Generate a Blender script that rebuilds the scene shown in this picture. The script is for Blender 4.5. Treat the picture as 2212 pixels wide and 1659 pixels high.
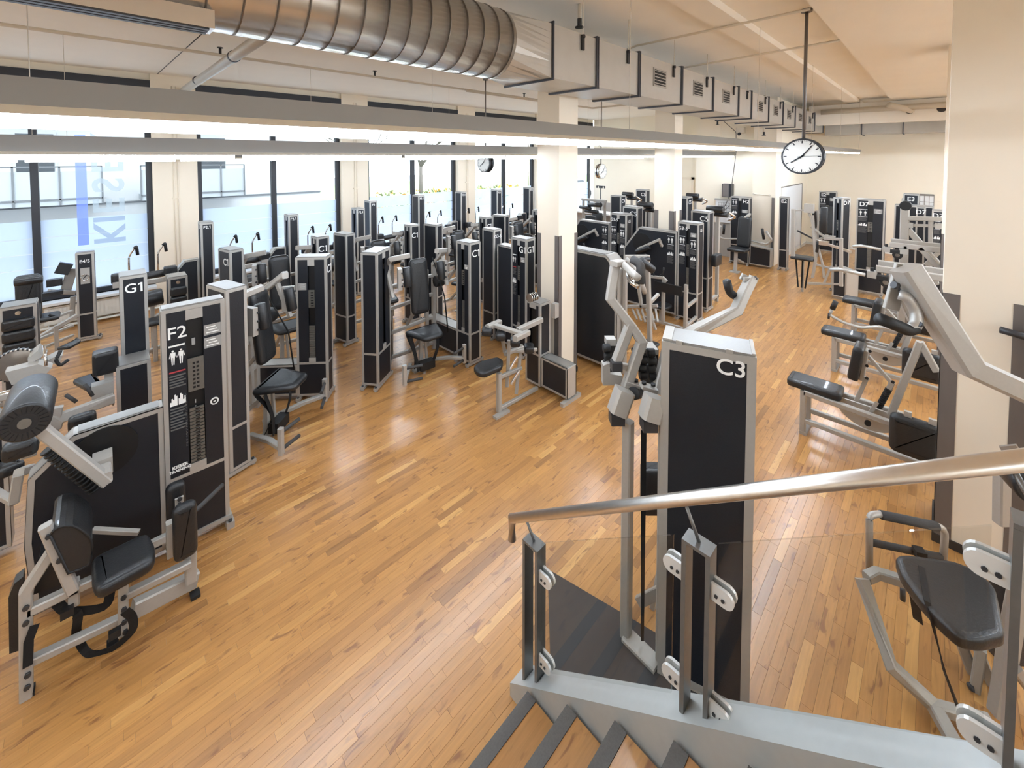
import bpy, bmesh, math, random
from mathutils import Vector, Matrix
random.seed(7)
S = bpy.context.scene
C = S.collection
FWD = None
PI = math.pi
for o in list(bpy.data.objects): bpy.data.objects.remove(o)

# ---------------------------------------------------------------- camera, sky, light, exposure
F, CX, CY, HC = 905.0, 1106.0, 371.0, 2.8
TH = math.radians(2.1); YAW = math.atan(924/905.0)
F0 = (math.cos(YAW), math.sin(YAW)); R0 = (math.sin(YAW), -math.cos(YAW))
cam = bpy.data.cameras.new('camera'); camo = bpy.data.objects.new('camera', cam); C.objects.link(camo)
cam.sensor_width = 36; cam.sensor_fit = 'HORIZONTAL'; cam.lens = 36*F/2212
cam.shift_y = -(829.5-CY)/2212; cam.clip_start = .05; cam.clip_end = 200
camo.location = (0, 0, HC); camo.rotation_euler = (PI/2-TH, 0, YAW-PI/2)
S.camera = camo
S.view_settings.view_transform = 'Standard'; S.view_settings.look = 'None'
S.view_settings.gamma = 1; S.view_settings.use_curve_mapping = False
S.view_settings.exposure = 0.86
S.cycles.use_denoising = True
S.cycles.max_bounces = 7; S.cycles.diffuse_bounces = 4; S.cycles.glossy_bounces = 3
S.cycles.transmission_bounces = 4; S.cycles.transparent_max_bounces = 10
S.cycles.caustics_reflective = False; S.cycles.caustics_refractive = False
S.cycles.sample_clamp_indirect = 8
w = bpy.data.worlds.new('sky'); S.world = w; w.use_nodes = True
bg = w.node_tree.nodes['Background']; bg.inputs[0].default_value = (.85, .93, 1, 1); bg.inputs[1].default_value = 3.2
LAMP = 49.0      # emission of the fluorescent tubes

# ---------------------------------------------------------------- materials
def lin(c):
    return tuple(((v/255)/12.92 if v/255 <= .04045 else ((v/255+.055)/1.055)**2.4) for v in c)
MATS = {}
def mat(name, rgb, rough=.5, metal=0, noise=0, nscale=30, bump=0, spec=.5, emit=0, coat=0, stretch=None):
    m = bpy.data.materials.new(name); m.use_nodes = True; MATS[name] = m
    nt = m.node_tree; b = nt.nodes['Principled BSDF']; c = lin(rgb)
    b.inputs['Base Color'].default_value = (*c, 1); b.inputs['Roughness'].default_value = rough
    b.inputs['Metallic'].default_value = metal; b.inputs['Specular IOR Level'].default_value = spec
    b.inputs['Coat Weight'].default_value = coat
    if emit:
        b.inputs['Emission Color'].default_value = (*c, 1); b.inputs['Emission Strength'].default_value = emit
    if noise or bump:
        tc = nt.nodes.new('ShaderNodeTexCoord'); n = nt.nodes.new('ShaderNodeTexNoise')
        n.inputs['Scale'].default_value = nscale; n.inputs['Detail'].default_value = 3
        if stretch:
            mp = nt.nodes.new('ShaderNodeMapping'); mp.inputs['Scale'].default_value = stretch
            nt.links.new(tc.outputs['Object'], mp.inputs[0]); nt.links.new(mp.outputs[0], n.inputs['Vector'])
        else: nt.links.new(tc.outputs['Object'], n.inputs['Vector'])
        if noise:
            r = nt.nodes.new('ShaderNodeMix'); r.data_type = 'RGBA'
            r.inputs[6].default_value = (*[v*(1-noise) for v in c], 1); r.inputs[7].default_value = (*[min(1, v*(1+noise)) for v in c], 1)
            nt.links.new(n.outputs['Fac'], r.inputs[0]); nt.links.new(r.outputs[2], b.inputs['Base Color'])
        if bump:
            bp = nt.nodes.new('ShaderNodeBump'); bp.inputs['Strength'].default_value = bump; bp.inputs['Distance'].default_value = .003
            nt.links.new(n.outputs['Fac'], bp.inputs['Height']); nt.links.new(bp.outputs[0], b.inputs['Normal'])
    return m
paint = mat('machine_paint', (168, 163, 155), .42, .15, .06, 60)
alu = mat('aluminium', (180, 177, 171), .4, .4, .05, 50)
lidm = mat('grey_lid', (142, 140, 136), .38, .3, .08, 25, stretch=(1, 12, 1))
black = mat('black_panel', (23, 27, 34), .4, 0, .2, 120, .25)
slotm = mat('dark_slot', (8, 8, 9), .5)
vinyl = mat('black_vinyl', (28, 29, 31), .42, 0, .15, 90, .5, coat=.12)
rubber = mat('black_rubber', (20, 20, 21), .6, 0, .15, 80, .3)
grip = mat('foam_grip', (62, 60, 59), .75, 0, .2, 100, .4)
webbing = mat('black_webbing', (13, 13, 14), .85, 0, .2, 200, .3)
white = mat('white_print', (238, 238, 234), .5)
greyp = mat('grey_placard', (150, 148, 144), .55)
dimp = mat('dim_print', (92, 91, 90), .6)
redp = mat('red_print', (170, 60, 66), .5)
chrome = mat('chrome', (222, 222, 222), .14, 1)
steel = mat('brushed_steel', (222, 216, 208), .3, 1, .08, 40, stretch=(1, 1, 1))
platem = mat('weight_plate', (120, 118, 112), .4, .6, .1, 60)
clampm = mat('cast_clamp', (222, 222, 218), .35, .3)
wallm = mat('wall_paint', (244, 234, 214), .85, 0, .02, 3)
ceilm = mat('ceiling_paint', (250, 245, 236), .88, 0, .03, 2)
colm = mat('column_paint', (236, 224, 204), .8, 0, .02, 3)
dado = mat('grey_wall_board', (165, 160, 152), .6, 0, .04, 8)
guardm = mat('steel_corner_guard', (118, 112, 108), .45, .4, .1, 20, stretch=(1, 1, .2))
framem = mat('window_frame_paint', (34, 36, 42), .5)
sillm = mat('sill_white', (226, 228, 228), .5)
radm = mat('radiator_enamel', (232, 230, 222), .4)
galv = mat('galvanised_sheet', (205, 198, 188), .27, .85, .1, 4, 0)
galv2 = mat('galvanised_box', (196, 193, 187), .42, .4, .06, 7, .03)
flange = mat('duct_flange', (92, 96, 104), .4, .8)
seamm = mat('duct_seam', (120, 112, 104), .45, .6)
lampbody = mat('lamp_body', (128, 124, 119), .5, .2)
reflm = mat('lamp_reflector', (236, 226, 208), .35, .2)
tube = mat('fluorescent_tube', (222, 237, 255), .4, emit=LAMP)
pipem = mat('pipe_paint', (214, 204, 188), .5)
darkm = mat('dark_fitting', (60, 60, 62), .45, .4)
clockrim = mat('clock_rim', (26, 28, 32), .45, .1)
clockface = mat('clock_face', (222, 222, 216), .4)
stringm = mat('stair_stringer_paint', (186, 190, 188), .4, .2, .05, 30)
nosem = mat('anti_slip_nosing', (88, 84, 80), .7, 0, .25, 150, .5)
riserm = mat('stair_riser', (40, 38, 38), .6)
postm = mat('railing_post_steel', (120, 120, 118), .38, .6, .1, 40)
facade = mat('facade_render', (190, 193, 195), .9)
facade2 = mat('facade_panel', (158, 164, 168), .9)
railg = mat('balcony_metal', (96, 100, 104), .6)
glassd = mat('house_window_glass', (70, 76, 82), .3)
street = mat('street_asphalt', (140, 142, 146), .9)
grass = mat('grass', (132, 150, 100), .9, 0, .2, 6)
bark = mat('bark', (112, 106, 100), .9)
leafm = mat('shrub_leaf', (120, 132, 88), .8, 0, .3, 8)
flowerm = mat('orange_flower', (226, 150, 50), .7)
carm = mat('car_paint', (206, 208, 212), .3)
deskm = mat('white_desk', (235, 235, 230), .5)

def glass_mat(name, tint, rough, ior, base=.0):
    m = bpy.data.materials.new(name); m.use_nodes = True; nt = m.node_tree; nt.nodes.clear()
    out = nt.nodes.new('ShaderNodeOutputMaterial'); mx = nt.nodes.new('ShaderNodeMixShader')
    fr = nt.nodes.new('ShaderNodeFresnel'); fr.inputs['IOR'].default_value = ior
    tr = nt.nodes.new('ShaderNodeBsdfTransparent'); tr.inputs[0].default_value = (*tint, 1)
    gl = nt.nodes.new('ShaderNodeBsdfGlossy'); gl.inputs['Roughness'].default_value = rough
    ge = nt.nodes.new('ShaderNodeNewGeometry'); fb = nt.nodes.new('ShaderNodeMix'); fb.inputs[3].default_value = 0   # reflect on the outer faces only
    nt.links.new(ge.outputs['Backfacing'], fb.inputs[0]); nt.links.new(fr.outputs[0], fb.inputs[2])
    nt.links.new(fb.outputs[0], mx.inputs[0]); nt.links.new(tr.outputs[0], mx.inputs[1]); nt.links.new(gl.outputs[0], mx.inputs[2])
    nt.links.new(mx.outputs[0], out.inputs[0]); return m
winglass = glass_mat('window_glass', (.97, .99, .99), .0, 1.3)
railglass = glass_mat('railing_glass', (.95, .955, .95), .0, 1.5)
def film_mat(name, col, tfac):
    m = bpy.data.materials.new(name); m.use_nodes = True; nt = m.node_tree; nt.nodes.clear()
    out = nt.nodes.new('ShaderNodeOutputMaterial'); mx = nt.nodes.new('ShaderNodeMixShader')
    tr = nt.nodes.new('ShaderNodeBsdfTransparent'); tl = nt.nodes.new('ShaderNodeBsdfTranslucent')
    tl.inputs[0].default_value = (*lin(col), 1); mx.inputs[0].default_value = 1-tfac
    nt.links.new(tr.outputs[0], mx.inputs[1]); nt.links.new(tl.outputs[0], mx.inputs[2])
    nt.links.new(mx.outputs[0], out.inputs[0]); return m
film = film_mat('frosted_film', (184, 196, 218), .12)
bluefilm = film_mat('blue_film', (120, 140, 226), .25)
letterfilm = film_mat('letter_film', (166, 176, 184), .35)

def wood_mat():
    m = bpy.data.materials.new('oak_parquet'); m.use_nodes = True; nt = m.node_tree; N = nt.nodes; L = nt.links
    b = N['Principled BSDF']; tc = N.new('ShaderNodeTexCoord'); at = N.new('ShaderNodeAttribute'); at.attribute_name = 'tone'
    geo = N.new('ShaderNodeNewGeometry')
    add = N.new('ShaderNodeVectorMath'); add.operation = 'ADD'
    L.new(geo.outputs['Position'], add.inputs[0])
    sc = N.new('ShaderNodeVectorMath'); sc.operation = 'SCALE'; sc.inputs['Scale'].default_value = 37.0
    L.new(at.outputs['Color'], sc.inputs[0]); L.new(sc.outputs[0], add.inputs[1])
    mp = N.new('ShaderNodeMapping'); mp.inputs['Scale'].default_value = (2.2, 30, 1); L.new(add.outputs[0], mp.inputs[0])
    n1 = N.new('ShaderNodeTexNoise'); n1.inputs['Scale'].default_value = 1.6; n1.inputs['Detail'].default_value = 5; n1.inputs['Distortion'].default_value = 1.2
    L.new(mp.outputs[0], n1.inputs['Vector'])
    mp2 = N.new('ShaderNodeMapping'); mp2.inputs['Scale'].default_value = (5.0, 17, 1); L.new(add.outputs[0], mp2.inputs[0])
    n2 = N.new('ShaderNodeTexNoise'); n2.inputs['Scale'].default_value = 1.25; n2.inputs['Detail'].default_value = 3; n2.inputs['Distortion'].default_value = .8
    L.new(mp2.outputs[0], n2.inputs['Vector'])
    kr = N.new('ShaderNodeValToRGB'); kr.color_ramp.elements[0].position = .60; kr.color_ramp.elements[0].color = (0, 0, 0, 1)
    kr.color_ramp.elements[1].position = .70; kr.color_ramp.elements[1].color = (1, 1, 1, 1); L.new(n2.outputs['Fac'], kr.inputs[0])
    sep = N.new('ShaderNodeSeparateColor'); L.new(at.outputs['Color'], sep.inputs[0])
    tone = N.new('ShaderNodeValToRGB'); cr = tone.color_ramp
    cr.elements[0].position = 0; cr.elements[0].color = (*lin((140, 98, 56)), 1)
    cr.elements[1].position = 1; cr.elements[1].color = (*lin((212, 164, 100)), 1)
    e = cr.elements.new(.3); e.color = (*lin((168, 118, 66)), 1)
    e = cr.elements.new(.75); e.color = (*lin((190, 138, 78)), 1)
    L.new(sep.outputs[0], tone.inputs[0])
    g = N.new('ShaderNodeMix'); g.data_type = 'RGBA'; g.blend_type = 'MULTIPLY'; g.inputs[0].default_value = 1
    gr = N.new('ShaderNodeMapRange'); gr.inputs[1].default_value = .3; gr.inputs[2].default_value = .7; gr.inputs[3].default_value = .84; gr.inputs[4].default_value = 1.08
    L.new(n1.outputs['Fac'], gr.inputs[0]); L.new(tone.outputs[0], g.inputs[6]); L.new(gr.outputs[0], g.inputs[7])
    k = N.new('ShaderNodeMix'); k.data_type = 'RGBA'; k.inputs[7].default_value = (*lin((118, 72, 42)), 1)
    kf = N.new('ShaderNodeMath'); kf.operation = 'MULTIPLY'; kf.inputs[1].default_value = .75
    L.new(kr.outputs[0], kf.inputs[0]); L.new(kf.outputs[0], k.inputs[0]); L.new(g.outputs[2], k.inputs[6])
    L.new(k.outputs[2], b.inputs['Base Color'])
    b.inputs['Roughness'].default_value = .3; b.inputs['Specular IOR Level'].default_value = .6; b.inputs['Coat Weight'].default_value = .25; b.inputs['Coat Roughness'].default_value = .16
    bp = N.new('ShaderNodeBump'); bp.inputs['Strength'].default_value = .12; bp.inputs['Distance'].default_value = .002
    L.new(n1.outputs['Fac'], bp.inputs['Height']); L.new(bp.outputs[0], b.inputs['Normal'])
    return m
wood = wood_mat()

# ---------------------------------------------------------------- helpers
def V(*a): return Vector(a)
def ray(x, y):
    a = (x-CX)/F; b = -(y-CY)/F; h = math.cos(TH)+b*math.sin(TH); v = -math.sin(TH)+b*math.cos(TH)
    return V(F0[0]*h+R0[0]*a, F0[1]*h+R0[1]*a, v)
def atZ(x, y, z): r = ray(x, y); return V(0, 0, HC)+r*((z-HC)/r.z)
def atY(x, y, Y): r = ray(x, y); return V(0, 0, HC)+r*(Y/r.y)
def atX(x, y, X): r = ray(x, y); return V(0, 0, HC)+r*(X/r.x)
def atD(x, y, d): r = ray(x, y); return V(0, 0, HC)+r*(d/(r.x*F0[0]+r.y*F0[1]))
UP = V(0, 0, 1); FWD = V(F0[0], F0[1], 0)
def basis(d, up=UP):
    d = d.normalized()
    if abs(d.dot(up)) > .98: up = V(1, 0, 0) if abs(d.x) < .9 else V(0, 1, 0)
    s = d.cross(up).normalized(); return s, s.cross(d).normalized(), d
def smooth(pts, k=6):
    pts = [Vector(p) for p in pts]; P = [pts[0]*2-pts[1]]+pts+[pts[-1]*2-pts[-2]]; out = []
    for i in range(1, len(P)-2):
        for j in range(k):
            t = j/k; a, b, c, d = P[i-1:i+3]
            out.append(((b*2)+(c-a)*t+(a*2-b*5+c*4-d)*t*t+(b*3-a-c*3+d)*t**3)*.5)
    return out+[pts[-1]]
AUTO_STUFF = {'instruction_text', 'placard_text', 'number_print', 'scale_mark', 'stack_hole', 'foot_bolt', 'frame_bolt', 'pad_bolt', 'arm_bolt', 'minute_mark', 'grid_line', 'wheel_tooth', 'roller_pleat', 'pivot_bolt', 'weight_stack', 'radiator_rib', 'clamp_screw', 'pictogram', 'diffuser_slot', 'sprinkler_tip', 'hanger_rod', 'hanger_bracket', 'grille_slat', 'suspension_wire', 'bolt'}
SPLIT = {'foot_grip', 'cam_cap', 'buckle', 'foot_bar', 'trolley_block', 'arm_roller', 'hand_grip', 'roller_pad', 'lever_plate', 'foot_block', 'pad_clip', 'slide_block', 'knee_roller', 'spring_cylinder', 'adjust_pin', 'lid_end', 'handle_grip', 'pipe_joint', 'beam_opening'}
class MB:
    def __init__(s): s.v = []; s.f = []; s.sm = []; s.g = []
    def add(s, vs, fs, smooth=False):
        n = len(s.v); s.g.append(n); s.v += [Vector(p) for p in vs]; s.f += [tuple(i+n for i in f) for f in fs]; s.sm += [smooth]*len(fs); return s
    def bx(s, x0, y0, z0, x1, y1, z1, M=None):
        p = [V(x, y, z) for z in (z0, z1) for x, y in ((x0, y0), (x1, y0), (x1, y1), (x0, y1))]
        if M: p = [M @ q for q in p]
        return s.add(p, [(3, 2, 1, 0), (4, 5, 6, 7), (0, 1, 5, 4), (1, 2, 6, 5), (2, 3, 7, 6), (3, 0, 4, 7)])
    def ob(s, c, d, M=None):
        a, b, e = d[0]/2, d[1]/2, d[2]/2; T = Matrix.Translation(c) @ (M.to_4x4() if M else Matrix.Identity(4))
        return s.bx(-a, -b, -e, a, b, e, T)
    def sweep(s, pts, prof, up=UP, smooth=False, closed=False, caps=True):
        pts = [Vector(p) for p in pts]; n = len(pts); k = len(prof); vs = []
        pu = up
        for i in range(n):
            if closed: d0 = (pts[i]-pts[i-1]).normalized(); d1 = (pts[(i+1) % n]-pts[i]).normalized()
            else:
                d0 = (pts[i]-pts[i-1]).normalized() if i else (pts[1]-pts[0]).normalized()
                d1 = (pts[i+1]-pts[i]).normalized() if i < n-1 else d0
            t = (d0+d1); t = t.normalized() if t.length > 1e-6 else d1
            a, b, _ = basis(d1 if i < n-1 or closed else d0, pu)
            # project profile along d1 on the mitre plane
            for (x, y) in prof:
                q = a*x+b*y; dd = d1
                den = dd.dot(t)
                if abs(den) > .25: q = q-dd*(q.dot(t)/den)
                vs.append(pts[i]+q)
        fs = []
        for i in range(n if closed else n-1):
            j = (i+1) % n
            for m in range(k): m2 = (m+1) % k; fs.append((i*k+m, j*k+m, j*k+m2, i*k+m2))
        if not closed and caps: fs.append(tuple(range(k))); fs.append(tuple((n-1)*k+m for m in reversed(range(k))))
        return s.add(vs, fs, smooth)
    def beam(s, pts, w=.05, h=None, up=UP):
        h = h or w; c = min(w, h)*.14; a, b = w/2, h/2
        return s.sweep(pts, [(-a, -b+c), (-a+c, -b), (a-c, -b), (a, -b+c), (a, b-c), (a-c, b), (-a+c, b), (-a, b-c)], up)
    def tube(s, pts, r=.012, n=8, round_=0, closed=False):
        pts = [Vector(p) for p in pts]
        if round_ and len(pts) > 2:
            q = [pts[0]]
            for i in range(1, len(pts)-1):
                a, b, c = pts[i-1], pts[i], pts[i+1]; ra = min(round_, (a-b).length*.45, (c-b).length*.45)
                p0 = b+(a-b).normalized()*ra; p1 = b+(c-b).normalized()*ra
                for t in range(5): u = t/4; q.append(p0*(1-u)**2+b*2*u*(1-u)+p1*u*u)
            q.append(pts[-1]); pts = q
        return s.sweep(pts, [(r*math.cos(2*PI*i/n), r*math.sin(2*PI*i/n)) for i in range(n)], smooth=True, closed=closed)
    def cyl(s, a, b, r, n=16, r2=None, smooth=True, rim=0):
        a, b = Vector(a), Vector(b); x, y, d = basis(b-a); r2 = r if r2 is None else r2; vs = []
        L = (b-a).length; st = [(0, r), (L, r2)]
        if rim: st = [(0, r-rim), (rim*.4, r-rim*.3), (rim, r), (L-rim, r2), (L-rim*.4, r2-rim*.3), (L, r2-rim)]
        for (t, q) in st:
            for i in range(n): an = 2*PI*i/n; vs.append(a+d*t+(x*math.cos(an)+y*math.sin(an))*q)
        m = len(st); fs = [(j*n+i, j*n+(i+1) % n, (j+1)*n+(i+1) % n, (j+1)*n+i) for j in range(m-1) for i in range(n)]
        s.add(vs, [f[::-1] for f in fs], smooth); k = len(s.v)-m*n
        s.f += [tuple(k+i for i in range(n)), tuple(k+(m-1)*n+i for i in reversed(range(n)))]; s.sm += [False, False]; return s
    def prism(s, poly, off):
        poly = [Vector(p) for p in poly]; off = Vector(off); n = len(poly)
        fs = [tuple(range(n)), tuple(n+i for i in reversed(range(n)))]+[(i, n+i, n+(i+1) % n, (i+1) % n) for i in range(n)]
        return s.add(poly+[p+off for p in poly], fs)
    def pad(s, c, sx, sy, t, M=None, corner=.06, poly=None, edge=None):
        # cushion: rounded outline in local xy, thickness t along z
        out = []
        if poly is None: poly = [(-sx/2, -sy/2), (sx/2, -sy/2), (sx/2, sy/2), (-sx/2, sy/2)]
        poly = [V(p[0], p[1], 0) for p in poly]; n = len(poly)
        if sum(poly[i-1].x*poly[i].y-poly[i].x*poly[i-1].y for i in range(n)) < 0: poly = poly[::-1]
        md = min(max(p.x for p in poly)-min(p.x for p in poly), max(p.y for p in poly)-min(p.y for p in poly))
        for i in range(n):
            a, b, d = poly[i-1], poly[i], poly[(i+1) % n]; ra = min(corner, (a-b).length*.45, (d-b).length*.45)
            p0 = b+(a-b).normalized()*ra; p1 = b+(d-b).normalized()*ra
            for k in range(5): u = k/4; out.append(p0*(1-u)**2+b*2*u*(1-u)+p1*u*u)
        e = min(edge or min(t*.42, .03), md*.14, max(corner*.42, .006)); cen = sum(out, V(0, 0, 0))/len(out); m = len(out); vs = []
        nor = []
        for i in range(m):
            tg = (out[(i+1) % m]-out[i-1]).normalized(); nor.append(V(tg.y, -tg.x, 0))
        prof = [(-t/2, e*1.0), (-t/2+e*.3, e*.3), (-t/2+e, 0), (t/2-e, 0), (t/2-e*.3, e*.3), (t/2, e*1.0), (t/2+.004, e*2.2)]
        T = Matrix.Translation(c) @ (M.to_4x4() if M else Matrix.Identity(4))
        for z, ins in prof:
            for i in range(m): p = out[i]-nor[i]*ins; vs.append(T @ V(p.x, p.y, z))
        L = len(prof); fs = [(j*m+i, j*m+(i+1) % m, (j+1)*m+(i+1) % m, (j+1)*m+i) for j in range(L-1) for i in range(m)]
        fs += [tuple(reversed(range(m))), tuple((L-1)*m+i for i in range(m))]
        s.add(vs, fs, True); s.sm[-1] = s.sm[-2] = False; return s
    def build(s, name, m, parent=None, label=None, kind=None, M=None, origin=None):
        if name in SPLIT and len(s.g) > 1:      # each separate piece becomes a part of its own
            e = s.g[1:]+[len(s.v)]; last = None
            for a, b in zip(s.g, e):
                q = MB(); q.v = s.v[a:b]; q.g = [0]
                for f, m_ in zip(s.f, s.sm):
                    if a <= f[0] < b: q.f.append(tuple(i-a for i in f)); q.sm.append(m_)
                last = q.build(name, m, parent, label, kind, M)
            return last
        me = bpy.data.meshes.new(name)
        if M: s.v = [M @ p for p in s.v]
        mn = V(*[min(p[i] for p in s.v) for i in range(3)]); mx = V(*[max(p[i] for p in s.v) for i in range(3)])
        org = Vector(origin) if origin is not None else V((mn.x+mx.x)/2, (mn.y+mx.y)/2, mn.z)
        me.from_pydata([tuple(p-org) for p in s.v], [], s.f)
        me.polygons.foreach_set('use_smooth', s.sm); me.materials.append(m); me.update()
        bm = bmesh.new(); bm.from_mesh(me); bmesh.ops.recalc_face_normals(bm, faces=bm.faces); bm.to_mesh(me); bm.free()
        o = bpy.data.objects.new(name, me); C.objects.link(o)
        if parent:
            o.parent = parent; wp = parent.location.copy()
            pp = parent.parent
            while pp: wp += pp.location; pp = pp.parent
            o.location = org-wp
        else: o.location = org
        if label: o['label'] = label
        if parent and name in AUTO_STUFF: kind = 'stuff'
        if kind: o['kind'] = kind
        return o
def thing(name, loc, label, cat, group=None, kind=None):
    o = bpy.data.objects.new(name, None); C.objects.link(o); o.location = loc; o.empty_display_size = .1
    if kind: o['kind'] = kind
    else: o['label'] = label; o['category'] = cat
    if label: o['label'] = label
    if group: o['group'] = group
    return o
def tag(o, label, cat, group=None):
    o['label'] = label; o['category'] = cat
    if group: o['group'] = group
    return o
def rotz(a): return Matrix.Rotation(a, 3, 'Z')
def frame3(x, y, z): return Matrix((x, y, z)).transposed()   # columns are the axes

_tc = {}
def text_mesh(txt, size=1.0, bold=0.0):
    k = (txt, bold)
    if k not in _tc:
        cu = bpy.data.curves.new('lettering', 'FONT'); cu.body = txt; cu.size = 1; cu.align_x = 'CENTER'; cu.align_y = 'CENTER'
        cu.resolution_u = 4; cu.offset = bold; cu.extrude = 0
        o = bpy.data.objects.new('lettering_curve', cu); C.objects.link(o)
        me = bpy.data.meshes.new_from_object(o.evaluated_get(bpy.context.evaluated_depsgraph_get()))
        _tc[k] = ([v.co.copy() for v in me.vertices], [tuple(p.vertices) for p in me.polygons])
        if txt.endswith('1'):       # the built-in 1 is a bare stem: add its flag
            vs, fs = _tc[k]; xr = max(p.x for p in vs); st_ = [p for p in vs if p.x > xr-.2]; xl = min(p.x for p in st_); yt = max(p.y for p in st_)
            n = len(vs); vs += [V(xl, yt, 0), V(xl-.14, yt-.1, 0), V(xl-.14, yt-.2, 0), V(xl, yt-.11, 0)]; fs.append((n, n+1, n+2, n+3))
        bpy.data.objects.remove(o); bpy.data.curves.remove(cu); bpy.data.meshes.remove(me)
    return _tc[k]
def put_text(mb, txt, c, right, up, size, bold=.012):
    vs, fs = text_mesh(txt, 1, bold); right = right.normalized(); up = up.normalized()
    mb.add([Vector(c)+right*(p.x*size)+up*(p.y*size) for p in vs], fs)

# ---------------------------------------------------------------- weight tower: posts, rails, panels, lid, print
class Face:
    def __init__(s, o, right, nrm, w): s.o = o; s.r = right; s.n = nrm; s.w = w
    def p(s, a, z, out=0): return s.o+s.r*a+V(0, 0, z)+s.n*out
    def rect(s, mb, a0, z0, a1, z1, out=.004, th=.004):
        mb.prism([s.p(a0, z0, out), s.p(a1, z0, out), s.p(a1, z1, out), s.p(a0, z1, out)], -s.n*th)
def figure(fc, mb, a, z, h):
    w_ = h*.13
    c = [fc.p(a+math.cos(t*PI/4)*h*.07, z+h*.93+math.sin(t*PI/4)*h*.07, .005) for t in range(8)]
    mb.add(c, [tuple(range(8))])
    for poly in ([(-w_, .84), (w_, .84), (w_*.8, .5), (-w_*.8, .5)], [(-w_*.8, .5), (-.01*h, .5), (-.02*h, 0), (-w_*.55, 0)],
                 [(.01*h, .5), (w_*.8, .5), (w_*.55, 0), (.02*h, 0)], [(-w_*1.1, .83), (-w_*1.0, .6), (-w_*1.5, .45), (-w_*1.6, .5)],
                 [(w_*1.1, .83), (w_*1.6, .5), (w_*1.5, .45), (w_*1.0, .6)]):
        mb.add([fc.p(a+x, z+y*h, .005) for x, y in poly], [(0, 1, 2, 3)])
def info_strip(root, fc, a0, a1, ztop, H=1.0, red=True, detail=1):
    # pictogram strip: rule, two figures, rule, text block, two charts, text block
    mb = MB(); dm = MB(); c = (a0+a1)/2; w_ = a1-a0
    fc.rect(mb, a0, ztop-.012*H, a1, ztop)
    for k in (-.25, .25): figure(fc, mb, c+k*w_, ztop-.035*H-min(.13*H, w_*1.15), min(.13*H, w_*1.15))
    if red:
        rd = MB(); fc.rect(rd, a0, ztop-.205*H, a1, ztop-.195*H); rd.build('red_rule', redp, root)
    else: fc.rect(mb, a0, ztop-.205*H, a1, ztop-.197*H)
    for i in range(5): fc.rect(dm, a0, ztop-(.235+.02*i)*H, a1-(i % 2)*w_*.15, ztop-(.225+.02*i)*H)
    for k, o_ in ((0, .0), (1, .52)):
        x0 = a0+w_*o_; hh = [.3, .55, .45, .8, .7]
        for i in range(5): fc.rect(mb, x0+w_*.09*i, ztop-.45*H, x0+w_*.09*(i+1), ztop-.45*H+.1*H*hh[(i+2*k) % 5])
    for i in range(8 if detail else 4): fc.rect(dm, a0, ztop-(.48+.022*i)*H, a1-(i % 3)*w_*.12, ztop-(.47+.022*i)*H)
    mb.build('pictogram', white, root); dm.build('instruction_text', dimp, root)
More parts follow.
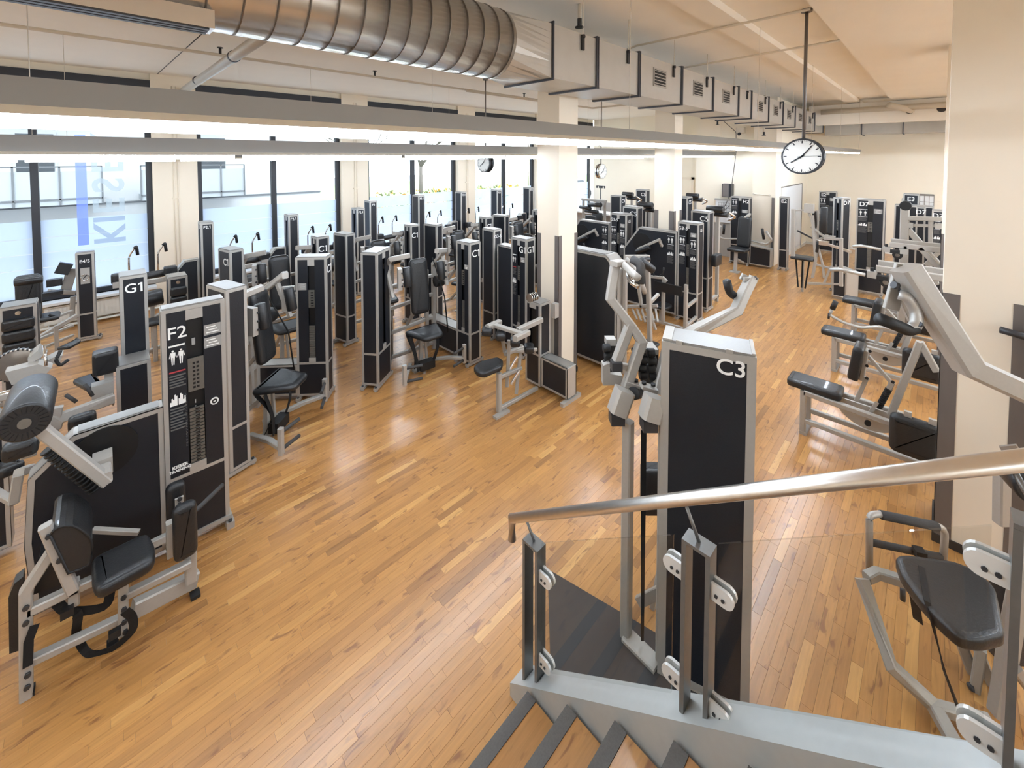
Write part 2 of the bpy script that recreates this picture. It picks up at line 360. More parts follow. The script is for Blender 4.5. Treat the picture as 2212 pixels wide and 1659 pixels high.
def tower(root, N, ang, wu, wv, H, zb=.43, slot=None, marks=(), z0=.05, post=.026, strips=(), placards=(), feet=True, faces='LRBO', stack=True, slotw=.22, slotpos=.5, lab=None):
    N = V(N[0], N[1], 0); v = V(math.cos(ang), math.sin(ang), 0); u = V(-math.sin(ang), math.cos(ang), 0)
    FC = {'L': Face(N+u*wu, -u, -v, wu), 'R': Face(N, v, -u, wv), 'O': Face(N+v*wv, u, v, wu), 'B': Face(N+u*wu+v*wv, -v, u, wv)}
    fr = MB(); h = post/2; M3 = frame3(v, u, UP)
    for a, b in ((h, h), (wv-h, h), (wv-h, wu-h), (h, wu-h)):
        fr.ob(N+v*a+u*b+V(0, 0, (z0+H)/2), (post, post, H-z0), M3)
    lv = [z0+h, H-h]+([zb] if zb else [])
    for z in lv:
        for a in (h, wv-h): fr.ob(N+v*a+u*(wu/2)+V(0, 0, z), (post*.96, wu-post, post*.9), M3)
        for b in (h, wu-h): fr.ob(N+v*(wv/2)+u*b+V(0, 0, z), (wv-post, post*.96, post*.9), M3)
    fr.build('frame', alu, root)
    MB().ob(N+v*(wv/2)+u*(wu/2)+V(0, 0, H+.004), (wv-.012, wu-.012, .014), M3).build('lid', lidm, root)
    bands = [(zb+h, H-post, True), (z0+post, zb-h, False)] if zb else [(z0+post, H-post, True)]
    for k in faces:
        fc = FC[k]
        for (za, zt, upper) in bands:
            if upper and slot == k:
                sw = fc.w*slotw; sc = fc.w*slotpos
                for a0, a1 in ((post, sc-sw/2), (sc+sw/2, fc.w-post)):
                    mb = MB(); fc.rect(mb, a0, za, a1, zt, -.003, .012); mb.build('front_panel', black, root)
                mb = MB(); fc.rect(mb, sc-sw/2, za, sc+sw/2, zt, -.03, .004); mb.build('slot_back', slotm, root)
                for q0, q1 in ((zt-.07*(H/1.7), zt), (za, za+.05)): mb = MB(); fc.rect(mb, sc-sw/2, q0, sc+sw/2, q1, .001, .02); mb.build('slot_bracket', alu, root)
                if stack:
                    n = 14; zt2 = za+.36*(zt-za); hh = (zt2-za-.05)/n; mb = MB()
                    for i in range(n): fc.rect(mb, sc-sw*.42, za+.05+hh*i, sc+sw*.42, za+.05+hh*(i+.84), -.006, .012)
                    mb.build('weight_stack', platem, root); o = mb
                    mb = MB(); zc = za+.62*(zt-za); fc.rect(mb, sc-sw*.45, zc-.1, sc+sw*.45, zc+.1, -.004, .012); mb.build('number_plate', platem, root)
                    mb = MB()
                    for i in range(6): fc.rect(mb, sc-sw*.1, zc-.085+i*.03, sc+sw*.3, zc-.072+i*.03, -.002, .003)
                    mb.build('number_print', slotm, root)
            else:
                mb = MB(); fc.rect(mb, post, za, fc.w-post, zt, -.003, .01); mb.build('side_panel', black, root)
    for (k, txt, size, a, z) in marks:
        fc = FC[k]; mb = MB(); put_text(mb, txt, fc.p(a if a is not None else fc.w/2, z, .0015), fc.r, UP, size); mb.build('lettering', white, root, 'white '+txt+' lettering')
    for (k, a0, a1, zt, hh, red) in strips: info_strip(root, FC[k], a0, a1, zt, hh, red)
    for (k, a0, z0_, a1, z1_) in placards:
        mb = MB(); FC[k].rect(mb, a0, z0_, a1, z1_, .003, .004); mb.build('placard', greyp, root)
        mb = MB(); n = 3
        for i in range(n): zz = z0_+(z1_-z0_)*(i+.6)/(n+.4); FC[k].rect(mb, a0+(a1-a0)*(.2+.06*(i % 2)), zz-.003, a1-(a1-a0)*(.2-.05*(i % 2)), zz+.003, .0045, .002)
        mb.build('placard_text', white, root)
    if feet:
        mb = MB()
        for b in (.02, wu-.02):
            mb.ob(N+v*(wv/2)+u*b+V(0, 0, .03), (wv+.1, .045, .03), M3)
            for a in (-.03, wv+.03): mb.cyl(N+v*a+u*b+V(0, 0, 0), N+v*a+u*b+V(0, 0, .02), .022, 8)
        mb.build('foot_bar', paint, root)
        mb = MB()
        for b in (.02, wu-.02):
            for a in (-.03, wv+.03): mb.cyl(N+v*a+u*b+V(0, 0, .044), N+v*a+u*b+V(0, 0, .056), .013, 6)
        mb.build('foot_bolt', darkm, root)
    return FC
def cover(root, pts, off, name='side_cover', edge=.024, top=True):
    # closed side housing: dark side sheets with a pale edge band round the outline
    pts = [Vector(p) for p in pts]; off = Vector(off); n = len(pts); nn = off.normalized()
    cen = sum(pts, V(0, 0, 0))/n
    ins = []
    for i in range(n):
        a, b, c = pts[i-1], pts[i], pts[(i+1) % n]
        e1 = (b-a).normalized(); e2 = (c-b).normalized(); n1 = nn.cross(e1); n2 = nn.cross(e2)
        if n1.dot(cen-b) < 0 and n2.dot(cen-b) < 0: n1, n2 = -n1, -n2
        bi = (n1+n2); bi = bi.normalized(); ins.append(b+bi*(edge/max(.4, bi.dot(n1))))
    fr = MB()
    for base, o_ in ((0, nn*.0), (1, off)):
        outer = [p+(o_ if base else V(0, 0, 0)) for p in pts]; inner = [p+(o_ if base else V(0, 0, 0)) for p in ins]
        d = nn*.012*(-1 if base else 1)
        for i in range(n):
            j = (i+1) % n; q = [outer[i], outer[j], inner[j], inner[i]]
            fr.prism(q, d)
    for i in range(n):
        j = (i+1) % n; fr.prism([pts[i], pts[j], pts[j]+off, pts[i]+off], (cen-pts[i]).normalized()*.003)
    fr.build('cover_frame', alu, root)
    MB().prism([p+nn*.006 for p in ins], nn*.004).build(name, black, root)
    MB().prism([p+off-nn*.006 for p in ins], -nn*.004).build(name, black, root)

# ================================================================ THE ROOM
XW, YW, ZC = -4.0, 10.05, 4.3
def struct(name, mb, m, parent=None, **k): return mb.build(name, m, parent, kind=None if parent else 'structure', **k)
# floor: subfloor with oak staves
fl = struct('floor', MB().bx(XW, -4.2, -.12, 16.3, YW+.1, -.016), riserm)
def visible_area(x0, y0, x1, y1):
    cx, cy = (x0+x1)/2, (y0+y1)/2; d = cx*F0[0]+cy*F0[1]
    if d < .5: return 0
    a = cx*R0[0]+cy*R0[1]; px = CX+F*a/d; py = CY+F*(HC)/d-33
    if not (-30 < px < 2240 and py < 1690): return 0
    if py > 1480+ (px-1120)*.17 and px > 1110: return 0
    return (x1-x0)*(y1-y0)/d**3
SW = .052; staves = []; y = -4.2
while y < YW-.02:
    x = XW-random.random()*.6; row = random.random()
    while x < 16.2:
        L = random.choice([.22, .3, .38, .48, .6]); x1 = min(x+L, 16.25)
        wide_x = 12.45 if y > 2.9 else 16.2
        if y > 5: wide_x = 14.6
        if x < wide_x and x1 > XW: staves.append((max(x, XW), y, min(x1, wide_x+.1), y+SW))
        x = x1
    y += SW
staves.sort(key=lambda s_: -visible_area(*s_))
# skip what lies out of view behind the camera: build only what a step to the side could see
def tone_mesh(me, cols, per):
    ca = me.color_attributes.new('tone', 'FLOAT_COLOR', 'POINT'); buf = []
    for c in cols: buf += [c[0], c[1], c[2], 1]*per
    ca.data.foreach_set('color', buf)
def stave_verts(s_, g=.0003, b=.0005):
    x0, y0, x1, y1 = s_[0]+g, s_[1]+g, s_[2]-g, s_[3]-g
    return [(x0, y0, -.014), (x1, y0, -.014), (x1, y1, -.014), (x0, y1, -.014), (x0, y0, -b), (x1, y0, -b), (x1, y1, -b), (x0, y1, -b),
            (x0+b, y0+b, 0), (x1-b, y0+b, 0), (x1-b, y1-b, 0), (x0+b, y1-b, 0)]
SF = [(0, 1, 5, 4), (1, 2, 6, 5), (2, 3, 7, 6), (3, 0, 4, 7), (4, 5, 9, 8), (5, 6, 10, 9), (6, 7, 11, 10), (7, 4, 8, 11), (8, 9, 10, 11)]
def rtone():
    r = random.random(); v_ = random.gauss(.52, .09) if r < .84 else (random.uniform(.75, .95) if r < .92 else random.uniform(.05, .3))
    return (min(1, max(0, v_)), random.random(), random.random()*.3)
for s_ in staves[:300]:
    me = bpy.data.meshes.new('floor_stave'); o_ = V(s_[0], s_[1], 0)
    me.from_pydata([(p[0]-o_.x, p[1]-o_.y, p[2]) for p in stave_verts(s_)], [], SF); tone_mesh(me, [rtone()], 12); me.materials.append(wood); me.update()
    o = bpy.data.objects.new('floor_stave', me); C.objects.link(o); o.parent = fl; o.location = (s_[0]-fl.location.x, s_[1]-fl.location.y, -fl.location.z)
vs, fs, cols = [], [], []
for s_ in staves[300:]:
    n = len(vs); vs += stave_verts(s_); fs += [tuple(i+n for i in f) for f in SF]; cols.append(rtone())
me = bpy.data.meshes.new('floor_staves_far'); me.from_pydata(vs, [], fs); tone_mesh(me, cols, 12); me.materials.append(wood); me.update()
o = bpy.data.objects.new('floor_staves_far', me); C.objects.link(o); o.parent = fl; o.location = -fl.location; o['kind'] = 'stuff'

# ceiling, its lower part near the stair and the beams
struct('ceiling', MB().bx(XW-.1, -4.3, ZC, 16.4, YW+.3, ZC+.15), ceilm)
struct('ceiling_lowered', MB().bx(XW, -4.2, 4.2, 16.1, .88, ZC-.001), ceilm)
struct('ceiling_beam', MB().bx(XW, 1.52, 4.22, 16.1, 1.78, ZC-.001), ceilm)
pb = MB().bx(14.2, -4.2, 3.66, 14.45, 2.6, 4.19); pbo = struct('ceiling_beam', pb, ceilm)
for yy in (.55, .0, -.5):
    MB().cyl((14.19, yy, 3.93), (14.205, yy, 3.93), .085, 20).build('beam_opening', darkm, pbo)
# walls
struct('wall_back', MB().bx(XW-.15, -4.3, 0, XW, YW+.2, ZC), wallm)
struct('wall_right', MB().bx(XW, -4.35, 0, 16.3, -4.2, ZC), wallm)
struct('wall_far', MB().bx(16.1, -4.2, 0, 16.25, 2.95, ZC), wallm)
struct('wall_far_middle', MB().bx(12.45, 2.95, 0, 16.25, 5.0, ZC), wallm)
struct('wall_far_left', MB().bx(14.6, 5.0, 0, 14.75, YW, ZC), wallm)
struct('wall_pilaster', MB().bx(12.2, 2.9, 0, 12.7, 3.42, ZC), colm)
struct('trim_1', MB().bx(12.42, 3.45, .0, 12.452, 5.02, .93), dado)
struct('trim_2', MB().bx(14.56, 5.0, .0, 14.602, 9.9, .93), dado)
struct('baseboard_far', MB().bx(16.07, -4.2, 0, 16.102, 2.9, .08), radm)
struct('baseboard_side', MB().bx(12.7, 2.92, 0, 16.1, 2.952, .08), radm)
# window wall: piers, sill, header
PIT = 3.46; P0 = .66; PWD = .66
piers = [P0+PIT*i for i in range(-2, 5)]
for i, x in enumerate(piers):
    if x > 14: continue
    struct('wall_pier', MB().bx(x, YW-.02, 0, min(x+PWD, 14.6), YW+.35, ZC), colm)
    if x > 0 and x < 10: struct('trim_3', MB().tube([(x+.3, YW-.035, .3), (x+.3, YW-.035, 4.1)], .009, 6).tube([(x+.36, YW-.035, .3), (x+.36, YW-.035, 4.1)], .009, 6).bx(x+.27, YW-.05, 2.0, x+.39, YW-.02, 2.03), colm)
struct('wall_left_base', MB().bx(XW, YW+.06, 0, 14.6, YW+.35, .44), wallm)
struct('wall_left_header', MB().bx(XW, YW+.05, 4.16, 14.6, YW+.35, ZC), wallm)
nw = 0
for i, x in enumerate(piers[:-1]):
    nw += 1; x0, x1 = x+PWD, x+PIT
    if x1 > 14.6: x1 = 14.6
    wn = thing('window_%d' % nw, (x0, YW, .44), None, None, kind='structure')
    fr = MB(); Yf = YW+.12
    fr.bx(x0, Yf, .44, x0+.085, Yf+.1, 4.16).bx(x1-.085, Yf, .44, x1, Yf+.1, 4.16).bx(x0, Yf, .44, x1, Yf+.1, .52).bx(x0, Yf, 4.04, x1, Yf+.1, 4.16)
    fr.build('window_frame', framem, wn)
    MB().bx(x0, YW-.02, 4.045, x1, YW+.1, 4.175).build('blind_box', framem, wn)
    xm = x0+1.36; MB().bx(xm-.045, Yf-.01, .52, xm+.045, Yf+.1, 4.04).build('mullion', framem, wn)
    for a, b in ((x0+.08, xm-.04), (xm+.04, x1-.08)):
        MB().add([(a, Yf+.05, .5), (b, Yf+.05, .5), (b, Yf+.05, 4.06), (a, Yf+.05, 4.06)], [(0, 1, 2, 3)]).build('glass_pane', winglass, wn)
        # frosted film in strips with clear lines between them
        zz = [.52, .98, 1.22, 1.47, 1.76]
        for k in range(4):
            MB().add([(a, Yf+.045, zz[k]+.006), (b, Yf+.045, zz[k]+.006), (b, Yf+.045, zz[k+1]-.006), (a, Yf+.045, zz[k+1]-.006)], [(0, 1, 2, 3)]).build('frosted_film', film, wn)
    MB().bx(x0, YW-.16, .40, x1, YW+.14, .44).build('window_sill', sillm, wn)
    if nw == 2:
        a = atY(164, 400, Yf+.04).x; b = atY(188, 400, Yf+.04).x
        MB().add([(a, Yf+.04, atY(176, 531, Yf).z), (b, Yf+.04, atY(176, 531, Yf).z), (b, Yf+.04, atY(176, 291, Yf).z), (a, Yf+.04, atY(176, 291, Yf).z)], [(0, 1, 2, 3)]).build('blue_stripe', bluefilm, wn)
        mb = MB(); zb_ = atY(230, 535, Yf).z; hh = (atY(230, 350, Yf).z-zb_)/3.55
        xc = atY(232, 450, Yf).x
        for k, ch in enumerate('KIESER'):
            zc = atY(232, [506, 474, 445, 400, 357, 312][k], Yf).z
            put_text(mb, ch, (xc, Yf+.038, zc), UP, V(1, 0, 0), .56, .02)
        mb.build('lettering', letterfilm, wn, 'pale mirrored lettering running upwards')
# radiators under the windows
for i, x in enumerate(piers[:-1]):
    for k in range(2):
        a = x+PWD+.06+k*1.36; b = a+1.2
        if b > 14: continue
        r = thing('radiator', (a, YW-.1, .06), 'low white radiator under the %s half of window %s from the left, ribbed front' % (('left', 'right')[k], ('zero', 'hidden', 'one', 'two', 'three', 'four', 'five', 'six')[i]), 'radiator', 'low radiators under the windows')
        MB().bx(a, YW-.085, .08, b, YW-.03, .36).build('radiator_body', radm, r)
        mb = MB(); n = 24
        for j in range(n): mb.bx(a+.02+j*(b-a-.04)/n, YW-.096, .1, a+.02+(j+.62)*(b-a-.04)/n, YW-.086, .34)
        mb.build('radiator_rib', radm, r)
        mb = MB().tube([(a+.04, YW-.06, .08), (a+.04, YW-.06, 0)], .01, 6).tube([(b-.04, YW-.06, .08), (b-.04, YW-.06, 0)], .01, 6); mb.build('radiator_pipe', radm, r)
rads = [o for o in C.objects if o.name.startswith('radiator') and 'category' in o]
struct('trim_4', MB().tube([(XW, YW-.12, .045), (14.4, YW-.12, .045)], .014, 8).tube([(XW, YW-.16, .045), (14.4, YW-.16, .045)], .014, 8), radm)

# columns with steel corner guards
def column(x0, y0, x1, y1, lab, gh=1.82, gw=.085):
    t = thing('column', (x0, y0, 0), lab, 'column', kind='structure')
    MB().bx(x0, y0, 0, x1, y1, ZC).build('column_shaft', colm, t)
    e = .004
    for (cx, cy, sx, sy) in ((x0, y0, 1, 1), (x1, y0, -1, 1), (x0, y1, 1, -1)):
        mb = MB()
        mb.bx(min(cx-sx*e, cx+sx*gw), min(cy-sy*e, cy), .06, max(cx-sx*e, cx+sx*gw), max(cy-sy*e, cy), gh)
        mb.bx(min(cx-sx*e, cx), min(cy-sy*e, cy+sy*gw), .06, max(cx-sx*e, cx), max(cy-sy*e, cy+sy*gw), gh)
        mb.build('corner_guard', guardm, t)
    MB().bx(x0-.012, y0-.012, 0, x1+.012, y1+.012, .06).build('column_base', riserm, t)
column(3.985, 3.25, 4.36, 3.6, 'round', gw=.06)
column(7.27, 3.3, 7.6, 3.67, 'far')
column(4.27, -.45, 4.67, -.04, 'right', gh=1.83, gw=.085)
column(7.6, -.45, 8.0, -.04, 'hidden')
# far panel with grey edge lines, doors and frames
dr = thing('door_1', (13.0, 2.93, 0), None, None, kind='structure')
MB().bx(12.95, 2.925, .03, 15.25, 2.949, 1.97).build('door_leaf', sillm, dr)
MB().bx(12.95, 2.915, 1.96, 15.28, 2.949, 1.985).bx(15.25, 2.915, 0, 15.28, 2.949, 1.985).build('door_frame', lampbody, dr)
dr = thing('door_2', (14.6, 6.4, 0), None, None, kind='structure')
MB().bx(14.57, 6.0, 0, 14.6, 6.9, 2.0).build('door_leaf', wallm, dr)
MB().bx(14.55, 6.9, 0, 14.6, 6.98, 2.08).bx(14.55, 5.92, 0, 14.6, 6.0, 2.08).bx(14.55, 5.92, 2.0, 14.6, 6.98, 2.08).build('door_frame', colm, dr)
mb = MB().bx(12.16, 2.915, .05, 12.2, 2.97, 1.75); struct('trim_5', mb, guardm)
# wall chart grid near E3
wg = thing('wall_chart', (16.08, .25, 1.2), 'pale gridded chart on the far wall behind the E3 tower', 'chart')
a = atX(1987, 420, 16.08); b = atX(2015, 500, 16.08)
MB().bx(16.07, b.y, b.z, 16.09, a.y, a.z).build('chart_sheet', sillm, wg)
mb = MB()
for k in range(6): zz = b.z+(a.z-b.z)*k/5; mb.bx(16.064, b.y, zz-.006, 16.07, a.y, zz+.006)
for k in range(4): yy = b.y+(a.y-b.y)*k/3; mb.bx(16.064, yy-.006, b.z, 16.07, yy+.006, a.z)
mb.bx(16.05, b.y, a.z-.03, 16.07, a.y, a.z+.02); mb.build('grid_line', lampbody, wg)
# flip chart on the middle wall
fcx = 12.38; a = atX(1546, 432, fcx); b = atX(1586, 483, fcx)
fc_ = thing('flip_chart', (fcx, (a.y+b.y)/2, b.z), 'white flip chart sheet with a printed line graph above the grey wall board', 'chart')
MB().bx(fcx-.01, b.y, b.z, fcx+.02, a.y, a.z).build('chart_sheet', sillm, fc_)
mb = MB(); gy0, gy1, gz0, gz1 = b.y+.08, a.y-.08, b.z+.18, a.z-.06
for k in range(6): zz = gz0+(gz1-gz0)*k/5; mb.bx(fcx-.014, gy0, zz-.004, fcx-.01, gy1, zz+.004)
for k in range(9): yy = gy0+(gy1-gy0)*k/8; mb.bx(fcx-.014, yy-.004, gz0, fcx-.01, yy+.004, gz1)
mb.build('grid_line', greyp, fc_)
mb = MB(); 
for zo in (.1, .2): mb.tube([(fcx-.016, gy1-.02, gz0+zo), (fcx-.016, (gy0+gy1)/2, gz0+zo+.08), (fcx-.016, gy0+.04, gz0+zo+.2*zo/.1)], .007, 5)
mb.build('graph_curve', darkm, fc_)
MB().bx(fcx-.03, b.y-.02, a.z, fcx+.03, a.y+.02, a.z+.05).build('clamp_rail', alu, fc_)

# ---------------------------------------------------------------- stair and railing
st = thing('staircase', (.7, .6, 0), 'stair with orange wood treads and pale steel stringer, bottom right', 'staircase')
SX0, SX1 = -.1, 1.43
ty = [1.35-.243*i for i in range(10)]
for i in range(9):
    z = .17*(i+1); y1, y0 = ty[i], ty[i+1]
    me_ = MB().bx(SX0, y0-.02, z-.04, SX1, y1-.05, z).build('tread', wood, st)
    tone_mesh(me_.data, [(.32+.1*(i % 3), random.random(), .1)], len(me_.data.vertices))
    MB().bx(SX0, y1-.055, z-.04, SX1, y1, z+.004).build('nosing', nosem, st)
    MB().bx(SX0, y1-.05, z-.17, SX1, y1-.04, z-.04).build('riser', riserm, st)
def sz(y): return .03+(1.49-y)*.79   # top of the stringer
for x0, x1 in ((1.445, 1.56), (SX0-.12, SX0-.01)):
    s_ = MB()
    s_.prism([(x0, 1.49, 0), (x0, 1.49, sz(1.44)), (x0, -1.0, sz(-1.0)), (x0, -1.0, sz(-1.0)-.36), (x0, 1.1, 0)], (x1-x0, 0, 0))
    s_.build('stringer', stringm, st)
rl = thing('stair_railing', (1.5, .6, .3), 'glass stair railing with steel handrail, twin flat posts and clamps', 'railing')
RX = 1.505
def newel(yc, top, hw=.042):
    zb_ = sz(yc)-.005; tp = top; pf = MB()
    for s_ in (-1, 1):
        pf.bx(RX-.032, yc+s_*hw-.008, zb_, RX+.032, yc+s_*hw+.008, tp-.0125)
    pf.bx(RX-.032, yc-hw-.008, tp-.012, RX+.032, yc+hw+.008, tp)
    pf.build('post', postm, rl)
def hz(y): return .885+(1.53-y)*.72
for yc, tp in ((1.378, .865), (.572, 1.41), (-.19, 1.96)):
    newel(yc, tp)
    MB().tube([(RX, yc, tp), (RX, yc+.05, hz(yc+.05)-.02)], .0065, 8).build('rail_bracket', postm, rl)
MB().tube([(RX, 1.535, .77), (RX, 1.535, .885), (RX, -.9, hz(-.9))], .0225, 16, .0).build('handrail', steel, rl)
def pane(y0, y1, zt0, zt1):
    g0, g1 = sz(y0)+.07, sz(y1)+.07
    MB().prism([(RX-.004, y0, g0), (RX-.004, y1, g1), (RX-.004, y1, zt1), (RX-.004, y0, zt0)], (.008, 0, 0)).build('glass_pane', railglass, rl)
pane(1.325, .665, .895, 1.375); pane(.505, -.11, 1.45, 1.915)
def clamp(yc, z, side):
    # rounded cast clamp: two D shaped cheeks with a rubber between, from the post to the glass
    for dx in (-1, 1):
        n = 10; out = [(0, -.03), (0, .03)]
        for k in range(n+1): an = PI/2-PI*k/n; out.append((.045+.03*math.cos(an), .03*math.sin(an)))
        MB().prism([(RX+dx*.009, yc+side*a, z+b_) for a, b_ in out], (dx*.011, 0, 0)).build('clamp', clampm, rl)
    mb = MB()
    for a in (.018, .04): mb.cyl((RX-.02, yc+side*a, z-.006), (RX-.024, yc+side*a, z-.006), .006, 8)
    mb.build('clamp_screw', darkm, rl)
for yc, tp in ((1.378, .865), (.572, 1.41), (-.19, 1.96)):
    for side in (-1, 1):
        if yc > 1 and side > 0: continue
        for k in (.13, .56):
            z = tp-k+(0 if side < 0 else -.01); clamp(yc+side*.05, z, side)

# ---------------------------------------------------------------- lamps
def lamp(Yl, x0, x1, zb, zt, lab):
    t = thing('linear_lamp', (x0, Yl, zb), lab, 'lamp'); w_ = .075
    MB().bx(x0, Yl-w_/2, zb+.028, x1, Yl+w_/2, zt).build('lamp_housing', lampbody, t)
    MB().prism([(x0, Yl-w_/2-.03, zb+.01), (x0, Yl-w_/2, zb+.032), (x0, Yl+w_/2, zb+.032), (x0, Yl+w_/2+.03, zb+.01)], (x1-x0, 0, 0)).build('reflector', reflm, t)
    x = x0
    while x < x1-.2:
        e = min(x+1.46, x1-.02); MB().cyl((x+.03, Yl, zb-.002), (e-.03, Yl, zb-.002), .019, 10).build('fluorescent_tube', tube, t); x = e
    mb = MB(); x = x0+.4
    while x < x1:
        mb.tube([(x, Yl, zt), (x, Yl, 4.3)], .0025, 4); x += 2.9
    mb.build('suspension_wire', pipem, t)
lamp(1.5, -3.6, 14.3, 2.885, 2.982, 'long linear lamp nearest the camera, hanging just below the duct')
lamp(3.9, -3.6, 12.2, 2.80, 2.93, 'middle linear lamp passing behind the first column')
lamp(7.6, -3.6, 14.2, 2.75, 2.83, 'linear lamp closest to the windows')
lamp(-.9, 5.2, 14.9, 2.9, 3.0, 'added linear lamp, unseen behind the right column')  # unseen extra lamp, added to brighten the far walls
lamp(-3.3, -3.6, 14.2, 2.9, 3.0, 'added linear lamp along the right wall, out of view')  # added out of frame to raise the overall room brightness
lamp(-1.6, 3.2, 14.2, 2.9, 3.0, 'added linear lamp beyond the right column, out of view')  # another unseen row, put in to light the far right end

# ---------------------------------------------------------------- ducts and ceiling services
du = thing('round_duct', (0, 2.74, 3.4), 'large round galvanised ventilation duct with ring seams', 'duct')
ry, rz, rr = 2.74, 3.77, .295
MB().cyl((XW+.1, ry, rz), (2.45, ry, rz), rr, 48).build('duct_pipe', galv, du)
x = -3.2
while x < 2.44:
    mb = MB(); n = 40; mb.sweep([(x+.012*0, ry+(rr+.0005)*math.cos(2*PI*i/n), rz+(rr+.0005)*math.sin(2*PI*i/n)) for i in range(n)], [(-.0035, -.003), (.0035, -.003), (.0035, .003), (-.0035, .003)], up=V(1, 0, 0), closed=True)
    mb.build('duct_seam', seamm, du); x += .156
# slot diffuser on the round duct
MB().bx(XW+.2, ry-.2, rz-rr-.04, .42, ry-.06, rz-rr+.05).build('diffuser_body', galv, du)
mb = MB()
for k in range(3): mb.bx(XW+.2, ry-.185+k*.045, rz-rr-.046, .4, ry-.155+k*.045, rz-rr-.04)
mb.build('diffuser_slot', darkm, du)
bd = thing('box_duct', (9, 2.74, 3.5), 'long rectangular metal ventilation duct with grilles and flanges', 'duct')
BY0, BY1, BZ0, BZ1 = 2.44, 3.04, 3.5, 3.98
# transition from round to square
n = 32; vs = []; 
sq = []
for i in range(n):
    an = 2*PI*i/n; c, s_ = math.cos(an), math.sin(an); m_ = max(abs(c), abs(s_))
    vs.append((2.45, ry+rr*c, rz+rr*s_)); sq.append((2.88, (BY0+BY1)/2+(BY1-BY0)/2*c/m_, (BZ0+BZ1)/2+(BZ1-BZ0)/2*s_/m_))
MB().add(vs+sq, [(i, n+i, n+(i+1) % n, (i+1) % n) for i in range(n)]).build('duct_transition', galv2, bd)
xf = [2.88, 3.58, 4.42, 5.55, 6.65, 7.8, 8.5, 9.6, 10.7, 11.8, 12.9, 14.0, 15.2]
for i in range(len(xf)-1):
    a, b = xf[i], xf[i+1]; dy = -.0 if i < 5 else .0
    MB().bx(a+.012, BY0+dy, BZ0, b-.012, BY1+dy, BZ1).build('duct_section', galv2, bd)
    for x in (a+.012, b-.012):
        mb = MB(); e = .02
        for (y0, z0, y1, z1) in ((BY0-e, BZ0-e, BY1+e, BZ0), (BY0-e, BZ1, BY1+e, BZ1+e), (BY0-e, BZ0, BY0, BZ1), (BY1, BZ0, BY1+e, BZ1)): mb.bx(x-.007, y0, z0, x+.007, y1, z1)
        mb.build('duct_flange', flange, bd)
    if i in (2, 3, 4, 6, 7, 8, 9, 10):
        xc = (a+b)/2-(.05 if i == 2 else 0); g = MB(); w_, h_ = .17, .11; zc = BZ0+.26
        g.bx(xc-w_, BY0-.008, zc-h_, xc+w_, BY0, zc+h_); go = g.build('grille', alu, bd)
        MB().bx(xc-w_+.025, BY0-.0095, zc-h_+.02, xc+w_-.025, BY0-.008, zc+h_-.02).build('grille_recess', slotm, go)
        mb = MB()
        for k in range(5): zz = zc-h_+.035+k*.037; mb.bx(xc-w_+.025, BY0-.013, zz, xc+w_-.025, BY0-.009, zz+.009)
        mb.build('grille_slat', alu, go)
mb = MB()
for x in xf[1:-1:1]:
    mb.tube([(x-.25, BY0+.0-.012, BZ1-.1), (x-.25, BY0-.012, 4.3)], .005, 5)
mb.build('hanger_rod', pipem, bd)
mb = MB()
for x in xf[1:-1]: mb.bx(x-.27, BY0-.02, BZ1-.16, x-.23, BY0-.004, BZ1-.02); mb.cyl((x-.25, BY0-.03, BZ1-.03), (x-.25, BY0, BZ1-.03), .02, 8)
mb.build('hanger_bracket', darkm, bd)
d2 = thing('cross_duct', (15.6, 0, 3.3), 'rectangular metal duct running along the far wall to the right', 'duct')
for k in range(6):
    y1 = 2.4-k*.85; MB().bx(15.3, y1-.83, 3.42, 15.9, y1, 3.84).build('duct_section', galv2, d2)
    MB().bx(15.28, y1-.85, 3.4, 15.92, y1-.83, 3.86).build('duct_flange', flange, d2)
MB().bx(15.25, -3, 3.9, 15.6, 2.4, 3.95).build('cable_tray', darkm, d2)
# galvanised branch pipes
g1 = thing('branch_pipe', (1.15, 7, 4.0), 'shiny galvanised pipe from the window wall to the round duct', 'pipe')
MB().cyl((1.12, 10.0, 4.02), (1.2, 3.0, 3.98), .062, 20).build('pipe_body', galv2, g1)
MB().cyl((1.135, 8.4, 4.02), (1.14, 8.35, 4.02), .07, 20).cyl((1.17, 6.0, 4.0), (1.17, 5.94, 4.0), .07, 20).build('pipe_joint', flange, g1)
g2 = thing('branch_pipe', (3.2, 1, 4.1), 'dark shiny round pipe above the big duct at the top edge', 'pipe')
MB().cyl(atZ(985, -2, 4.18), atZ(985, -2, 4.18)+V(-2.6, -.15, 0), .105, 24).build('pipe_body', galv, g2)
def svc(name, lab, cat, *paths, m=pipem, r=.014, group=None, fit=()):
    o = thing(name, paths[0][0], lab, cat, group); mb = MB()
    for p in paths: mb.tube(p, r, 8, .05)
    mb.build('pipe_run', m, o)
    if fit:
        mb = MB()
        for p in fit: p = Vector(p); mb.cyl(p+V(0, 0, -.02), p+V(0, 0, .07), .016, 8).cyl(p+V(0, 0, .07), p+V(0, 0, .08), .035, 10)
        mb.build('sprinkler_tip', darkm, o)
    return o
svc('sprinkler_pipe', 'thin white sprinkler pipe running parallel to the windows', 'pipe', [(-3.9, 6.65, 4.13), (7.4, 6.65, 4.13)], r=.02, fit=[(1.15, 6.65, 4.15), (3.3, 6.65, 4.15), (6.9, 6.65, 4.15)])
svc('sprinkler_pipe', 'ceiling pipe from the box duct ending above the nearest clock', 'pipe', [(4.88, 3.2, 4.1), (4.88, 2.75, 4.2), (4.85, .9, 4.2)], r=.014)
